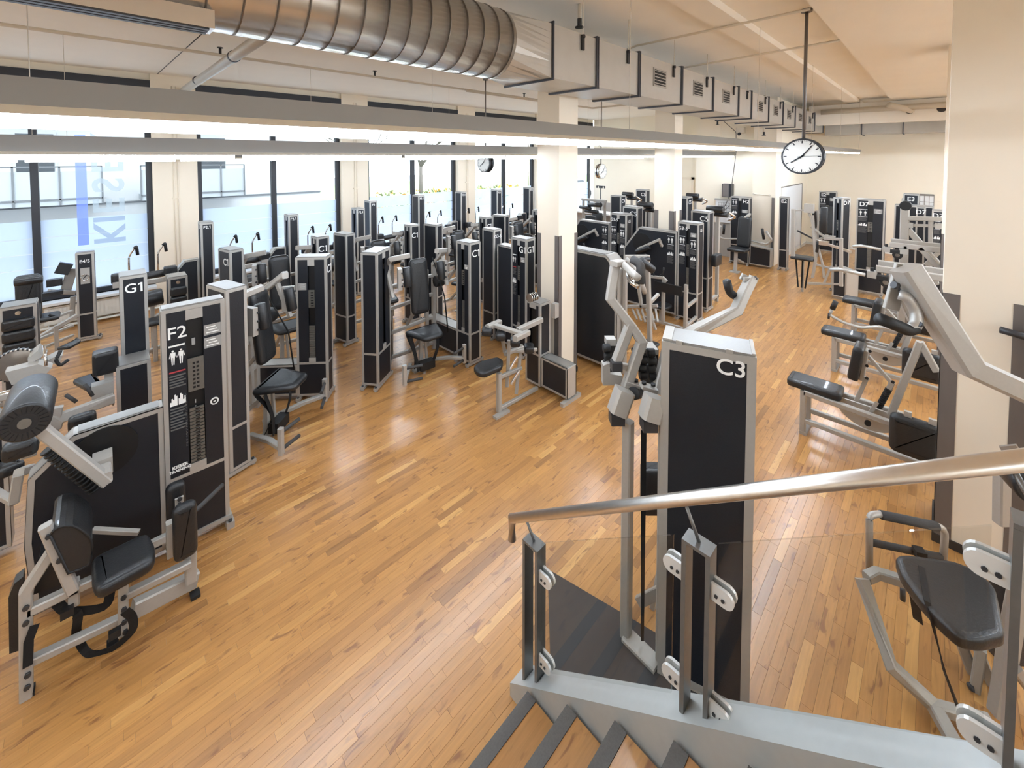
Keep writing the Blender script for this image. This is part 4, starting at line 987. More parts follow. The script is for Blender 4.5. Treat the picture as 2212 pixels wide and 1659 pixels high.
# ---- curl machines along the windows, marked F2.1 / F3
def curl(N, H, mark, lab, ang=0, wu=.26, wv=.17, grips=True, bare=False, slot=None, group=None, m='R'):
    t = gm(N, lab, group); x, y = N
    tower(t, N, ang, wu, wv, H, zb=None if H < 1.8 else .45, slot=slot, stack=False, marks=[(m, mark, .062, wv/2, H-.07)], feet=True)
    if bare: return t
    # housing left of the tower with chamfered corner
    cover(t, [(x-.02, y+.1, .06), (x-.02, y+.1, 1.18), (x-.2, y+.1, 1.18), (x-.3, y+.1, 1.05), (x-.3, y+.1, .06)], (0, .14, 0))
    MB().beam([(x-.25, y+.05, .95), (x-.75, y-.05, .98)], .05, .07).build('lever_arm', paint, t)
    MB().cyl((x-.85, y+.12, 1.02), (x-.4, y+.12, 1.04), .055, 16, rim=.012).build('roller_pad', vinyl, t)
    for xx in (x-.95, x-.38):
        MB().pad((xx, y+.02, 1.08), .16, .14, .1, Mx, .03).build('elbow_cushion', vinyl, t); MB().ob((xx, y-.03, 1.0), (.13, .05, .08)).build('cushion_bracket', alu, t)
    MB().cyl((x-.75, y-.3, .78), (x-.5, y-.3, .8), .11, 24, rim=.014).build('thigh_roller', vinyl, t)
    MB().beam([(x-.62, y-.3, 0), (x-.62, y-.3, .7)], .05).beam([(x-.9, y-.5, .08), (x-.1, y-.1, .08)], .05).beam([(x-.62, y-.3, .5), (x-.2, y+.1, .6)], .04).build('frame', paint, t)
    MB().pad((x-.62, y-.62, .55), .3, .26, .06, None, .05).build('seat', vinyl, t); MB().beam([(x-.62, y-.62, 0), (x-.62, y-.62, .5)], .05).build('seat_post', paint, t)
    if grips:
        for xx in (x-.83, x-.5):
            MB().tube([(xx, y+.3, 1.0), (xx+.0, y+.3, 1.32), (xx+.08, y+.28, 1.46), (xx+.1, y+.28, 1.34)], .012, 8, .05).build('crook_handle', chrome, t)
            MB().tube([(xx+.06, y+.28, 1.43), (xx+.088, y+.28, 1.462), (xx+.1, y+.28, 1.33)], .02, 8, .03).build('handle_grip', rubber, t)
    return t
curl((1.08, 8.06), 1.75, 'F2.1', 'tower marked F2.1 with curl bench, leftmost of the window row', slot='L')
curl((2.34, 8.05), 1.75, 'F2.1', 'tower marked F2.1 in front of the second window', slot='L')
curl((3.60, 8.09), 1.75, 'F2.1', 'tower marked F2.1 beside the F3 tower at the second wall pier', slot='L')
curl((3.95, 8.25), 1.86, 'F3', 'grey-sided tower marked F3 at the left edge of the third window', grips=False, bare=True)
for (px, py, lab) in ((904, 423, 'pale-sided curl tower in front of the third window mullion'), (996, 416, 'pale-sided curl tower between the third and fourth windows'),
                      (1074, 411, 'pale-sided curl tower at the fourth window mullion'), (1144, 406, 'dark blue curl tower just left of the first column')):
    a = atZ(px, py, 1.9); curl((a.x, a.y), 1.9, 'F3.1', lab)

# ---- G machines
a = atZ(1137, 519, 1.65)
t = gm(a, 'tower with G1 on two faces, close to the left of the first column')
tower(t, a, 0, .3, .18, 1.65, zb=.4, slot='L', slotw=.16, marks=[('L', 'G1', .125, .23, 1.5), ('R', 'G1', .125, .09, 1.5)], strips=[('L', .035, .105, 1.42, .9, True)], placards=[('L', .19, 1.33, .27, 1.4)])
cover(t, [(a.x+.02, a.y+.3, .06), (a.x+.02, a.y+.3, 1.5), (a.x+.02, a.y+.62, 1.5), (a.x+.02, a.y+.62, .06)], (.17, 0, 0))
a = atZ(1067, 498, 1.68)
t = gm(a, 'tower marked G3-5 with plain blue side, left of the G1 tower')
tower(t, a, 0, .27, .16, 1.68, zb=.4, marks=[('R', 'G3-5', .07, .08, 1.58)])
cover(t, [(a.x+.05, a.y-.35, .06), (a.x+.05, a.y-.35, 1.42), (a.x+.05, a.y-.02, 1.42), (a.x+.05, a.y-.02, .06)], (.16, 0, 0))
def g35(N, lab, H=1.68):
    t = gm(N, lab); x, y = N; O = V(x-7.02, y-2.76, 0)
    tower(t, N, 0, .35, .22, H, zb=.5, slot='L', slotw=.15, marks=[('L', 'G3-5', .08, .09, 1.58), ('R', 'G5', .07, .11, 1.56)], strips=[('L', .035, .13, 1.45, .75, False), ('L', .22, .315, 1.4, .75, False)], placards=[('L', .22, 1.45, .315, 1.52)])
    yb = y+.36
    cover(t, [(x, yb, .06), (x, yb, 1.5), (x, yb+.72, 1.5), (x, yb+1.03, 1.08), (x, yb+1.03, .06)], (.14, 0, 0), edge=.03)
    f = Face(V(x, yb+1.03, 0), V(0, -1, 0), V(-1, 0, 0), 1.03); info_strip(t, f, .86, .97, 1.42, .75, False)
    MB().cyl((x-.002, yb+.66, 1.22), (x+.006, yb+.66, 1.22), .18, 24).build('arm_recess', slotm, t)
    T_ = lambda px, py, X=6.9: atX(px, py, X)+O
    MB().beam([T_(1430, 532, 6.98), T_(1424, 518), T_(1378, 538)], .045).build('lever_arm', paint, t)
    MB().cyl(T_(1404, 533), T_(1374, 545), .045, 14, rim=.012).cyl(T_(1392, 548, 6.95), T_(1394, 562, 6.95), .03, 12, rim=.008).build('roller_pad', vinyl, t)
    W_ = lambda px, py, X=6.5: atX(px, py, X)+O
    mb = MB(); a = W_(1482, 615); mb.beam([V(a.x, a.y, .02), V(a.x, a.y, a.z)], .055).beam([V(a.x, a.y, .12), (x-.01, y+.02, .12)], .045).beam([V(a.x, a.y, .42), (x-.01, y+.02, .42)], .045)
    b = W_(1420, 675); mb.beam([V(a.x, a.y, .08), V(a.x, b.y+.25, .08)], .045).beam([V(a.x, b.y-.1, .08), V(a.x, b.y-.1, a.z)], .05); mb.build('seat_frame', paint, t)
    c_, d = W_(1416, 612), W_(1476, 632); MB().ob((c_+d)/2-V(.04, 0, 0), (.03, abs(c_.y-d.y), .15)).build('side_board', vinyl, t)
    MB().pad(W_(1430, 660, 6.75), .3, .3, .05, None, .13).build('seat', vinyl, t)
    mb = MB(); mb.beam([W_(1400, 597), W_(1432, 600), W_(1440, 608)], .045).beam([W_(1428, 660, 6.75), V(W_(1428, 660, 6.75).x, W_(1428, 660, 6.75).y, 0)], .05); mb.build('pad_frame', paint, t, kind='stuff')
    p = W_(1393, 590); MB().cyl(p-V(0, .06, .06), p+V(0, -.06, .1), .045, 12, rim=.01).cyl(p+V(.06, .06, -.06), p+V(.06, .06, .1), .045, 12, rim=.01).build('knee_roller', vinyl, t)
    MB().tube([W_(1432, 598), W_(1421, 600), W_(1412, 596), W_(1410, 583)], .014, 8, .03).tube([W_(1418, 600), W_(1432, 592), W_(1434, 578)], .014, 8, .03).build('hand_grip', rubber, t)
    mb = MB()
    for k in range(6): mb.beam([W_(1366+10*k, 668, 6.3), W_(1376+9*k, 690+3*(k % 3), 6.2)], .03)
    mb.beam([W_(1372, 560, 6.3), W_(1386, 665, 6.3)], .05).beam([W_(1356, 662, 6.3), W_(1420, 660, 6.3)], .05).beam([W_(1400, 665, 6.2), W_(1416, 712, 6.2)], .04); mb.build('pedal_frame', paint, t)
    return t
g35((7.02, 2.76), 'G3-5 machine with chamfered black housing, right of the second column')
g35((7.03, 4.1), 'G3-5 machine with chamfered housing, left of the second column', 1.7)
# dark wide housing right of the first column with roller arms
t = gm((4.6, 3.0), 'wide dark housing with pale top edge just right of the first column')
cover(t, [(4.62, 3.62, .06), (4.62, 3.62, 1.52), (4.62, 2.98, 1.52), (4.62, 2.82, 1.36), (4.62, 2.82, .06)], (.26, 0, 0), edge=.03)
MB().bx(4.66, 3.02, 1.521, 4.84, 3.6, 1.53).build('top_plate', lidm, t)
mb = MB(); mb.beam([(4.75, 2.78, 0), (4.75, 2.78, 1.35)], .05).beam([(5.15, 2.62, .0), (5.1, 2.66, 1.5)], .055).beam([(5.1, 2.66, 1.48), (4.8, 2.82, 1.5)], .05).beam([(5.12, 2.64, .85), (5.3, 2.6, .95)], .04); mb.build('upright_frame', paint, t)
MB().cyl((4.8, 2.6, 1.5), (4.95, 2.5, 1.36), .05, 14, rim=.01).cyl((4.86, 2.72, 1.45), (5.05, 2.6, 1.47), .03, 12, rim=.008).build('roller_pad', vinyl, t)
MB().tube([(4.72, 2.75, 1.5), (4.7, 2.62, 1.42), (4.74, 2.55, 1.25), (4.78, 2.52, 1.1)], .03, 10, .08).build('curved_arm', paint, t)
MB().pad((5.0, 2.62, .32), .42, .2, .04, None, .03).build('foot_plate', vinyl, t)

# ---- C5 machines in the middle distance
def c5(px, py, lab, H=1.8, wu=.32, wv=.22, ang=0, marks='L', extra=True, mk='C5'):
    a = atZ(px, py, H); t = gm(a, lab)
    mm = [('L', mk, .13, wu-.085, H-.13)] if marks == 'L' else [('R', mk, .13, wv/2, H-.13)] if marks == 'R' else []
    tower(t, a, ang, wu, wv, H, zb=.6, marks=mm)
    if extra:
        x, y = a.x, a.y
        MB().pad((x+.1, y-.1, .95), .28, .1, .2, Matrix.Rotation(0, 3, 'X'), .03).build('chest_pad', vinyl, t)
        MB().beam([(x+.3, y+.1, H-.05), (x+.75, y+.1, H-.02)], .06).beam([(x+.72, y+.1, 0), (x+.72, y+.1, H-.02)], .06).beam([(x+.2, y+.1, .12), (x+.75, y+.1, .1)], .06).build('frame', paint, t)
        MB().cyl((x+.42, y-.1, H+.02), (x+.42, y+.2, H+.02), .06, 14, rim=.01).cyl((x+.5, y-.15, H-.08), (x+.5, y+.1, H-.08), .05, 14).build('arm_roller', vinyl, t)
        MB().tube([(x+.4, y-.2, H-.02), (x+.6, y-.25, H-.12), (x+.66, y-.1, H-.2)], .02, 8, .05).build('lever_rod', chrome, t)
    return t
c5(1532, 459, 'large black C5 tower right of the second column, nearest of the C5 machines')
c5(1485, 427, 'C5 tower half behind the second column, on its right side', marks='R', wu=.28, wv=.3)
c5(1377, 449, 'black C5 tower in the middle of the group left of the second column')
c5(1341, 424, 'C5 tower at the left of the group, second row', marks='R', wu=.3, wv=.24)
c5(1396, 411, 'farthest C5 tower, touching the left edge of the second column', H=1.85, extra=False)
# ---- far right: H2, E2, D7, E3
t = gm((12.2, 3.55), 'H2 machine with black seat and wide arms in front of the pillar')
a = V(11.75, atX(1620, 427, 11.75).y, 0)
tower(t, a, math.radians(0), .46, .2, 1.75, zb=.5, slot='L', slotw=.14, marks=[('L', 'H2', .12, .37, 1.64)], strips=[('L', .04, .17, 1.68, .8, False)], placards=[('L', .28, 1.35, .42, 1.43)], stack=False)
cx_, cy_ = a.x-.55, a.y+.05
Mh = frame3(V(0, -1, 0), V(.15, 0, 1).normalized(), V(-1, 0, .15).normalized())
MB().pad((cx_, cy_-.1, .95), .3, .75, .1, Mh, .08).build('backrest', vinyl, t)
MB().pad((cx_-.25, cy_-.05, .55), .42, .42, .07, None, .06).build('seat', vinyl, t)
MB().beam([(cx_-.3, cy_, 0), (cx_-.25, cy_, .5)], .07).beam([(cx_-.2, cy_, .3), (cx_+.3, cy_, .12)], .05).bx(cx_-.42, cy_-.1, 0, cx_-.2, cy_+.1, .02).beam([(cx_, cy_-.1, 1.3), (cx_+.4, cy_-.1, 1.35)], .05).build('seat_frame', paint, t)
for s_ in (-1, 1):
    MB().tube([(cx_+.05, cy_-.1+s_*.15, .75), (cx_-.05, cy_-.1+s_*.5, .72), (cx_-.1, cy_-.1+s_*.62, .85), (cx_-.12, cy_-.1+s_*.5, 1.05)], .025, 8, .06).build('arm_lever', paint, t)
    MB().cyl((cx_-.1, cy_-.1+s_*.45, .85), (cx_-.14, cy_-.1+s_*.42, 1.1), .03, 10).build('hand_grip', rubber, t)
cover(t, [(a.x-.02, a.y-.02, .06), (a.x-.02, a.y-.02, .55), (a.x-.02, a.y-.5, .5), (a.x-.02, a.y-.5, .06)], (.2, 0, 0))
tt = thing('wall_hook_rail', atX(1632, 421, 12.15), 'small pale hook rail on the far pillar', 'rail'); a = atX(1628, 419, 12.18); b = atX(1662, 422, 12.18)
MB().tube([a, b], .012, 6).cyl(a, a+V(.03, 0, 0), .03, 8).cyl(b, b+V(.03, 0, 0), .03, 8).build('rail_bar', pipem, tt)
def e_tower(px, py, mk, lab, H=1.69, wu=.3, wv=.12, ang=0, mark='L', slot=None, zb=.5, strips=False, base=None):
    a = base or atZ(px, py, H); t = gm(a, lab)
    tower(t, a, ang, wu, wv, H, zb=zb, slot=slot, slotw=.18, stack=slot is not None, marks=[(mark, mk, .12, (wu if mark == 'L' else wv)*(.27 if strips else .5), H-.1)],
          strips=[('L', .035, wu*.4, H-.2, .75, False)] if strips else [], placards=[('L', wu*.62, H-.27, wu-.04, H-.18)] if strips else [])
    return t, a
e_tower(1704, 427, 'E2', 'slim E2 tower in front of the white door', H=1.8, wu=.2, wv=.12, base=V(11.9, atX(1704, 427, 11.9).y, 0))
t, a = e_tower(1808, 416, 'E2', 'E2 tower with reclined black pads against the far wall', H=1.78, wu=.42, strips=True, slot='L', base=V(15.0, atX(1808, 416, 15.0).y, 0))
MB().pad((a.x-.8, a.y+.0, 1.05), .1, .3, .75, Matrix.Rotation(.3, 3, 'Y'), .04).build('backrest', vinyl, t)
MB().pad((a.x-.9, a.y+.35, .95), .08, .1, .7, Matrix.Rotation(-.3, 3, 'Y'), .03).build('side_pad', vinyl, t)
MB().beam([(a.x-.8, a.y+.3, 0), (a.x-.9, a.y+.3, 1.3)], .06).beam([(a.x-.3, a.y+.2, .5), (a.x-1.1, a.y+.2, .55)], .06).prism([(a.x-.85, a.y+.2, 1.2), (a.x-.6, a.y+.2, 1.35), (a.x-.55, a.y+.2, 1.15), (a.x-.8, a.y+.2, 1.0)], (0, .08, 0)).build('frame', paint, t)
# D7 machines: taller pulldown towers
a = atX(1906, 640, 11.0); base = V(11.0, a.y, 0)
t, _ = e_tower(0, 0, 'D7', 'widest D7 tower with pictogram strip, right of the passage', H=1.93, wu=.44, wv=.22, strips=True, slot='L', base=base)
g = V(10.72, 1.36, 0)
t, a = e_tower(0, 0, 'D7', 'D7 tower left of the widest D7 tower, with low box in front', H=1.95, wu=.2, wv=.2, ang=math.radians(-34), mark='R', slot='L', base=g)
t, a = e_tower(1905, 0, 'D7', 'narrow D7 tower behind the widest one', H=1.8, wu=.16, wv=.1, base=V(13.5, .45, 0))
t = gm((12.5, .2), 'black tower topped by the E3 sign, far right')
tower(t, (12.6, .06), 0, .62, .3, 1.72, zb=None); tower(t, (12.95, .3), 0, .26, .2, 1.95, zb=None, marks=[('L', 'E3', .13, .13, 1.84)], feet=False)
t, a = e_tower(0, 0, 'D7', 'D7 tower cut off by the right column', H=1.78, wu=.3, wv=.2, base=V(11.2, -.22, 0), strips=True)
e_tower(0, 0, 'D7', 'slim dark D7 tower just left of the one at the right column', H=1.78, wu=.14, wv=.2, base=V(11.7, .17, 0))
# seated machine in front of the passage
t = gm((10.4, 1.8), 'seated lever machine with black lever and strapped seat, in front of the white door')
D = lambda x, y, X=10.2: atX(x, y, X)
q = D(1735, 557, 10.3); MB().pad(q, .34, .42, .06, None, .08).build('seat', vinyl, t)
MB().beam([(q.x, q.y, 0), (q.x, q.y, q.z-.03)], .04).build('seat_post', paint, t)
mb = MB()
for k in (-.06, 0, .06): mb.sweep([(q.x-.05, q.y+k*2, q.z), (q.x-.08, q.y+k, .1)], [(-.014, -.002), (.014, -.002), (.014, .002), (-.014, .002)])
mb.build('strap', webbing, t)
mb = MB(); mb.beam([D(1755, 465), D(1762, 560), D(1755, 600)], .05).beam([D(1745, 455), D(1752, 470), D(1778, 575), D(1780, 600)], .04).beam([D(1712, 455), D(1748, 453)], .03).beam([D(1714, 452), D(1713, 558)], .07).beam([D(1758, 570), D(1795, 580)], .04).beam([D(1795, 575), D(1780, 612)], .04)
mb.beam([D(1817, 515, 10.0), D(1817, 618, 10.0)], .06).beam([D(1780, 515), D(1817, 517)], .05).beam([D(1752, 490), D(1780, 510), D(1805, 512)], .04).beam([D(1745, 612), D(1817, 614)], .04); mb.build('frame', paint, t)
MB().beam([D(1722, 498), D(1765, 520)], .03).build('lever_grip', vinyl, t); MB().beam([D(1765, 520), D(1840, 545)], .05).ob(D(1780, 525), (.1, .16, .08)).build('lever', steel, t)
MB().pad(D(1780, 475), .1, .12, .5, Matrix.Rotation(.0, 3, 'X'), .03).build('back_pad', vinyl, t); MB().ob(D(1748, 450), (.12, .16, .18)).build('counterweight', paint, t)
MB().cyl(D(1768, 520), D(1764, 545), .035, 10, rim=.01).build('roller_pad', vinyl, t)
lb = gm((10.3, 1.3), 'low pale edged black box in front of the D7 tower')
cover(lb, [(10.2, 1.42, .06), (10.2, 1.42, .62), (10.2, 1.2, .55), (10.2, 1.2, .06)], (.3, -.15, 0)); MB().bx(10.25, 1.1, 0, 10.5, 1.4, .06).build('foot_bar', paint, lb)
# counter, chair and stand near the last window
t = thing('counter', (11.6, 8.2, 0), 'white reception counter by the far window', 'counter')
MB().bx(11.4, 7.2, 0, 11.5, 9.2, .95).build('counter_front', dado, t); MB().bx(11.2, 7.1, .95, 11.8, 9.3, 1.0).build('counter_top', deskm, t)
for i, (px, lab) in enumerate(((1276, 'black office chair in front of the white counter, left one'), (1290, 'black office chair in front of the white counter, right one'))):
    a = atX(px, 475, 10.3 if px < 1280 else 11.0); t = thing('office_chair', (a.x, a.y, 0), lab, 'chair')
    MB().pad((a.x, a.y, .85), .1, .36, .4, None, .05).build('backrest', vinyl, t); MB().pad((a.x-.2, a.y, .5), .4, .4, .06, None, .06).build('seat', vinyl, t)
    MB().cyl((a.x-.15, a.y, .05), (a.x-.15, a.y, .48), .03, 10).build('column', chrome, t)
    mb = MB()
    for k in range(5): an = 2*PI*k/5; mb.beam([(a.x-.15, a.y, .08), (a.x-.15+.26*math.cos(an), a.y+.26*math.sin(an), .04)], .035)
    mb.build('star_base', darkm, t)
a = atX(1297, 500, 12.0); t = thing('coat_stand', (a.x, a.y, 0), 'thin stand with dark hooks below the double clock', 'stand')
zt = atX(1297, 402, 12.0).z; MB().tube([(a.x, a.y, 0), (a.x, a.y, zt)], .018, 8).bx(a.x-.2, a.y-.2, 0, a.x+.2, a.y+.2, .02).build('pole', darkm, t)
mb = MB().beam([(a.x, a.y-.17, zt), (a.x, a.y+.17, zt)], .02)
for k in range(4): mb.ob((a.x, a.y-.15+.1*k, zt-.03), (.04, .03, .08))
mb.build('hook_bar', darkm, t)
t = gm((9.8, 7.6), 'pale frame machine with grey rollers in front of the far window')
o_ = atX(1283, 430, 9.6); mb = MB()
for dy in (-.35, .35): mb.beam([(9.6, o_.y+dy, 0), (9.6, o_.y+dy, 1.6)], .06)
mb.beam([(9.6, o_.y-.4, 1.6), (9.6, o_.y+.4, 1.6)], .07).beam([(9.6, o_.y-.35, 1.0), (9.6, o_.y+.35, 1.0)], .06); mb.build('frame', paint, t)
MB().cyl((9.5, o_.y-.3, 1.5), (9.5, o_.y+.1, 1.48), .06, 12).cyl((9.45, o_.y, 1.38), (9.45, o_.y+.35, 1.4), .05, 12).cyl((9.5, o_.y-.2, 1.3), (9.5, o_.y+.2, 1.3), .05, 12).build('roller_pad', vinyl, t)

# ---- neck/arm machine in front of the first column
t = gm((3.3, 3.0), 'low machine with four black arm pads and small seat, before the first column', name='weight_machine')
Wn = (3.67, 3.27)
tower(t, Wn, 0, .24, .19, 1.04, zb=.42, slot='L', slotw=.45, stack=False, faces='LRBO', feet=False)
cover(t, [(3.68, 3.26, .06), (3.68, 3.26, .41), (3.68, 2.87, .41), (3.68, 2.87, .06)], (.17, 0, 0))
MB().bx(3.70, 2.89, .411, 3.83, 3.24, .418).build('top_plate', lidm, t); MB().bx(3.6, 2.86, 0, 3.93, 2.91, .04).build('foot_bar', paint, t)
Q = lambda x, y, d=4.7: atD(x, y, d)
mb = MB(); mb.beam([Q(1170, 690, 4.83), Q(1118, 714, 4.58)], .055, .06).beam([Q(1060, 700, 4.63), Q(1130, 722, 4.48)], .06, .04).beam([Q(1052, 708, 4.53), Q(1080, 696, 4.73)], .06).beam([Q(1112, 732, 4.38), Q(1141, 718, 4.58)], .06); mb.build('arm_cross', paint, t)
for (x0, y0, x1, y1) in ((1040, 708, 1064, 722), (1070, 716, 1094, 734), (1100, 728, 1126, 748), (1128, 740, 1158, 764)):
    MB().pad(Q((x0+x1)/2, (y0+y1)/2, 4.53), .15, .11, .07, rotz(.8), .04).build('arm_pad', vinyl, t)
q = [atZ(x, y, .5) for x, y in ((1022, 797), (1036, 785), (1075, 775), (1088, 783), (1084, 796), (1046, 812), (1030, 809))]; cc = sum(q, V(0, 0, 0))/len(q)
MB().pad(cc, 0, 0, .06, None, .04, [(p.x-cc.x, p.y-cc.y) for p in q]).build('seat', vinyl, t)
mb = MB(); a, b = atZ(1078, 893, 0), atZ(1160, 838, .05)
mb.beam([V(a.x, a.y, .02), V(a.x, a.y, .45)], .05).beam([V(a.x, a.y, .05), b], .04).beam([V(a.x, a.y, .4), Q(1125, 795, 4.83)], .04).beam([Q(1095, 835, 4.68), Q(1100, 735, 4.68)], .04, .04, FWD).beam([Q(1115, 850, 4.78), Q(1126, 745, 4.83)], .04, .04, FWD)
mb.beam([Q(1090, 765, 4.68), Q(1130, 750, 4.83)], .04).beam([Q(1085, 730, 4.63), Q(1090, 760, 4.73), Q(1160, 755, 4.83)], .035).bx(a.x-.1, a.y-.07, 0, a.x+.1, a.y-.01, .025); mb.build('seat_frame', paint, t)
mb = MB(); mb.beam([Q(1100, 800, 4.68), Q(1118, 770, 4.73)], .025).beam([Q(1104, 830, 4.68), Q(1122, 800, 4.73)], .025); mb.build('lift_strut', steel, t)
a = Q(1150, 642, 4.78)
for k in range(4): MB().cyl(a+V(-.05+.03*k, 0, 0), a+V(-.034+.03*k, 0, 0), .05, 20).build('chrome_disc', chrome, t)
MB().ob(Q(1199, 670, 4.93), (.07, .06, .17)).build('side_box', paint, t)

# ---- C3 pulldown machine in front of the stair
t = gm((2.2, .8), 'tall black machine marked C3 with raised forked arms, directly behind the stair railing')
tower(t, (2.205, .585), math.radians(20), .43, .19, 1.84, zb=None, z0=.04, post=.04, marks=[('L', 'C3', .112, .322, 1.765)], feet=False)
MB().bx(0, 0, 0, .19, .43, .04, Matrix.Translation((2.205, .585, 0)) @ Matrix.Rotation(math.radians(20), 4, 'Z')).build('plinth', paint, t)
MB().prism([(2.07, 1.77, .002), (2.24, 1.05, .002), (2.2, .57, .002), (1.62, .45, .002), (1.62, 1.36, .002)], (0, 0, .03)).build('base_platform', riserm, t)
Mc = Matrix.Translation((2.205, .585, 0)) @ Matrix.Rotation(math.radians(20), 4, 'Z')
MB().bx(.004, .38, 1.848, .186, .426, 1.856, Mc).bx(.004, .004, 1.848, .186, .02, 1.856, Mc).build('lid_end', paint, t)
MB().bx(-.003, .33, 1.836, .01, .36, 1.858, Mc).build('lid_clip', paint, t); MB().bx(-.003, .1, 1.836, .01, .13, 1.858, Mc).build('lid_clip', paint, t)
E_ = lambda x, y, d=2.42: atD(x, y, d)
g0 = atZ(1352, 1385, 0); g1_ = atZ(1421, 1455, 0)
mb = MB(); mb.beam([(g0.x, g0.y, .02), (g0.x, g0.y, 1.3)], .055); mb.build('upright', paint, t)
mb = MB(); mb.beam([(g1_.x+.03, g1_.y, .02), (g1_.x+.03, g1_.y, 1.45)], .045); mb.build('upright', paint, t)
MB().beam([(g0.x, g0.y, .03), (g1_.x, g1_.y, .03)], .09, .05).bx(g0.x-.06, g0.y-.05, 0, g0.x+.08, g0.y+.05, .03).build('base_plate', paint, t)
MB().beam([E_(1380, 1300, 2.5), E_(1432, 1275, 2.4)], .03, .06).beam([E_(1395, 1395, 2.45), E_(1440, 1150, 2.6)], .03).build('strut', paint, t)
MB().prism([E_(1385, 930, 2.3), E_(1397, 930, 2.3), E_(1391, 1385, 2.25), E_(1385, 1385, 2.25)], V(.006, .006, 0)).build('drive_belt', webbing, t)
MB().pad(E_(1408, 1055, 2.7), .14, .1, .3, frame3(V(R0[0], R0[1], 0), V(F0[0], F0[1], 0), UP), .03).build('backrest', vinyl, t)
MB().tube([E_(1360, 1378, 2.35), E_(1352, 1362, 2.35), E_(1362, 1350, 2.4), E_(1372, 1368, 2.35), E_(1360, 1378, 2.35)], .008, 6).tube([E_(1390, 1385, 2.3), E_(1400, 1370, 2.35), E_(1404, 1385, 2.3)], .008, 6).build('belt_hook', darkm, t)
FWD = V(F0[0], F0[1], 0)
# left forked arm
fm = MB(); a_ = E_(1330, 565, 2.5); a1, a2, a3 = E_(1318, 645, 2.46), E_(1365, 705, 2.44), E_(1386, 738, 2.42)
fm.beam([a_, a1, a2, a3, E_(1352, 838, 2.4)], .052, .06, FWD).beam([E_(1362, 700, 2.44), E_(1330, 785, 2.42)], .05, .06, FWD)
fm.beam([E_(1340, 790, 2.42), E_(1368, 795, 2.44)], .035); fm.build('forked_arm', paint, t)
MB().ob(E_(1331, 789, 2.4), (.06, .06, .05), rotz(YAW)).build('arm_end_cap', darkm, t)
MB().tube([E_(1340, 566, 2.5), E_(1350, 575, 2.45), E_(1368, 592, 2.35), E_(1380, 602, 2.32)], .022, 10, .04).beam([E_(1325, 570, 2.45), E_(1345, 566, 2.5)], .06, .03).build('arm_bracket', paint, t)
MB().tube([E_(1366, 560, 2.5), E_(1385, 572, 2.45), E_(1382, 612, 2.4)], .026, 10, .05).build('grip_bar', grip, t)
MB().tube([E_(1358, 585, 2.5), E_(1362, 608, 2.45), E_(1378, 618, 2.4)], .018, 10, .04).build('grip_tube', chrome, t)
# right arm
fm = MB(); fm.beam([E_(1470, 735, 2.45), E_(1500, 715, 2.5), E_(1590, 672, 2.65), E_(1606, 636, 2.72), E_(1622, 603, 2.8)], .056, .07, FWD); fm.build('pull_arm', paint, t)
fm = MB(); fm.beam([E_(1612, 594, 2.8), E_(1606, 606, 2.8)], .02, .06).beam([E_(1629, 597, 2.8), E_(1624, 610, 2.8)], .02, .06).beam([E_(1606, 603, 2.78), E_(1630, 604, 2.78)], .03); fm.build('arm_bracket', paint, t)
MB().tube([E_(1570, 607, 2.7), E_(1576, 633, 2.72), E_(1592, 642, 2.75)], .026, 12, .06).build('grip_bar', rubber, t)
MB().cyl(E_(1626, 600, 2.8), E_(1633, 602, 2.8), .015, 8).build('arm_bolt', darkm, t)
# counter boxes with black ends, pivots, rollers
for (x0, y0, x1, y1, dd) in ((1350, 842, 1333, 892, 2.33), (1415, 856, 1402, 905, 2.2)):
    MB().beam([E_(x0, y0, dd), E_(x1, y1, dd-.02)], .1, .1, FWD).build('counterweight_box', paint, t)
    a = E_(x1-1, y1+9, dd-.02); MB().ob(a, (.075, .075, .06), rotz(YAW)).build('box_end', darkm, t)
fm = MB(); fm.beam([E_(1350, 822, 2.4), E_(1380, 832, 2.4)], .06, .02).beam([E_(1385, 832, 2.3), E_(1418, 842, 2.3)], .06, .02)
fm.beam([E_(1365, 840, 2.5), E_(1420, 850, 2.45)], .05, .06); fm.build('pivot_plate', paint, t)
mb = MB(); bolts(mb, [E_(1355, 819, 2.4), E_(1374, 824, 2.4), E_(1391, 829, 2.3), E_(1411, 833, 2.3)], UP, .014); mb.build('pivot_bolt', rubber, t)
MB().cyl(E_(1368, 850, 2.35), E_(1378, 848, 2.45), .035, 14).build('pivot_wheel', rubber, t)
MB().beam([E_(1440, 760, 2.5), E_(1418, 850, 2.4)], .055, .05, FWD).build('side_arm', paint, t)
MB().prism([E_(1303, 790, 2.5), E_(1318, 785, 2.5), E_(1318, 808, 2.5), E_(1345, 812, 2.5), E_(1343, 832, 2.5), E_(1303, 833, 2.5)], FWD*.06).build('corner_bracket', paint, t)
for (cx_, w_) in ((1312, 18), (1388, 19), (1408, 18)):
    mb = MB(); dd = 2.55 if cx_ < 1350 else 2.45
    for k in range(4): a = E_(cx_-2+(k % 2)*3, 752+k*17+(cx_-1312)*.1, dd); mb.cyl(a-V(R0[0], R0[1], 0)*.022, a+V(R0[0], R0[1], 0)*.022, .026, 14, rim=.006)
    mb.build('roller_cam', rubber, t)
MB().beam([E_(1318, 738, 2.6), E_(1318, 800, 2.6)], .06, .05, FWD).beam([E_(1404, 752, 2.55), E_(1402, 835, 2.55)], .1, .04, FWD).build('cam_block', darkm, t)
MB().ob(E_(1318, 736, 2.6), (.06, .06, .04), rotz(YAW)).ob(E_(1405, 752, 2.55), (.11, .06, .03), rotz(YAW)).build('cam_cap', alu, t)

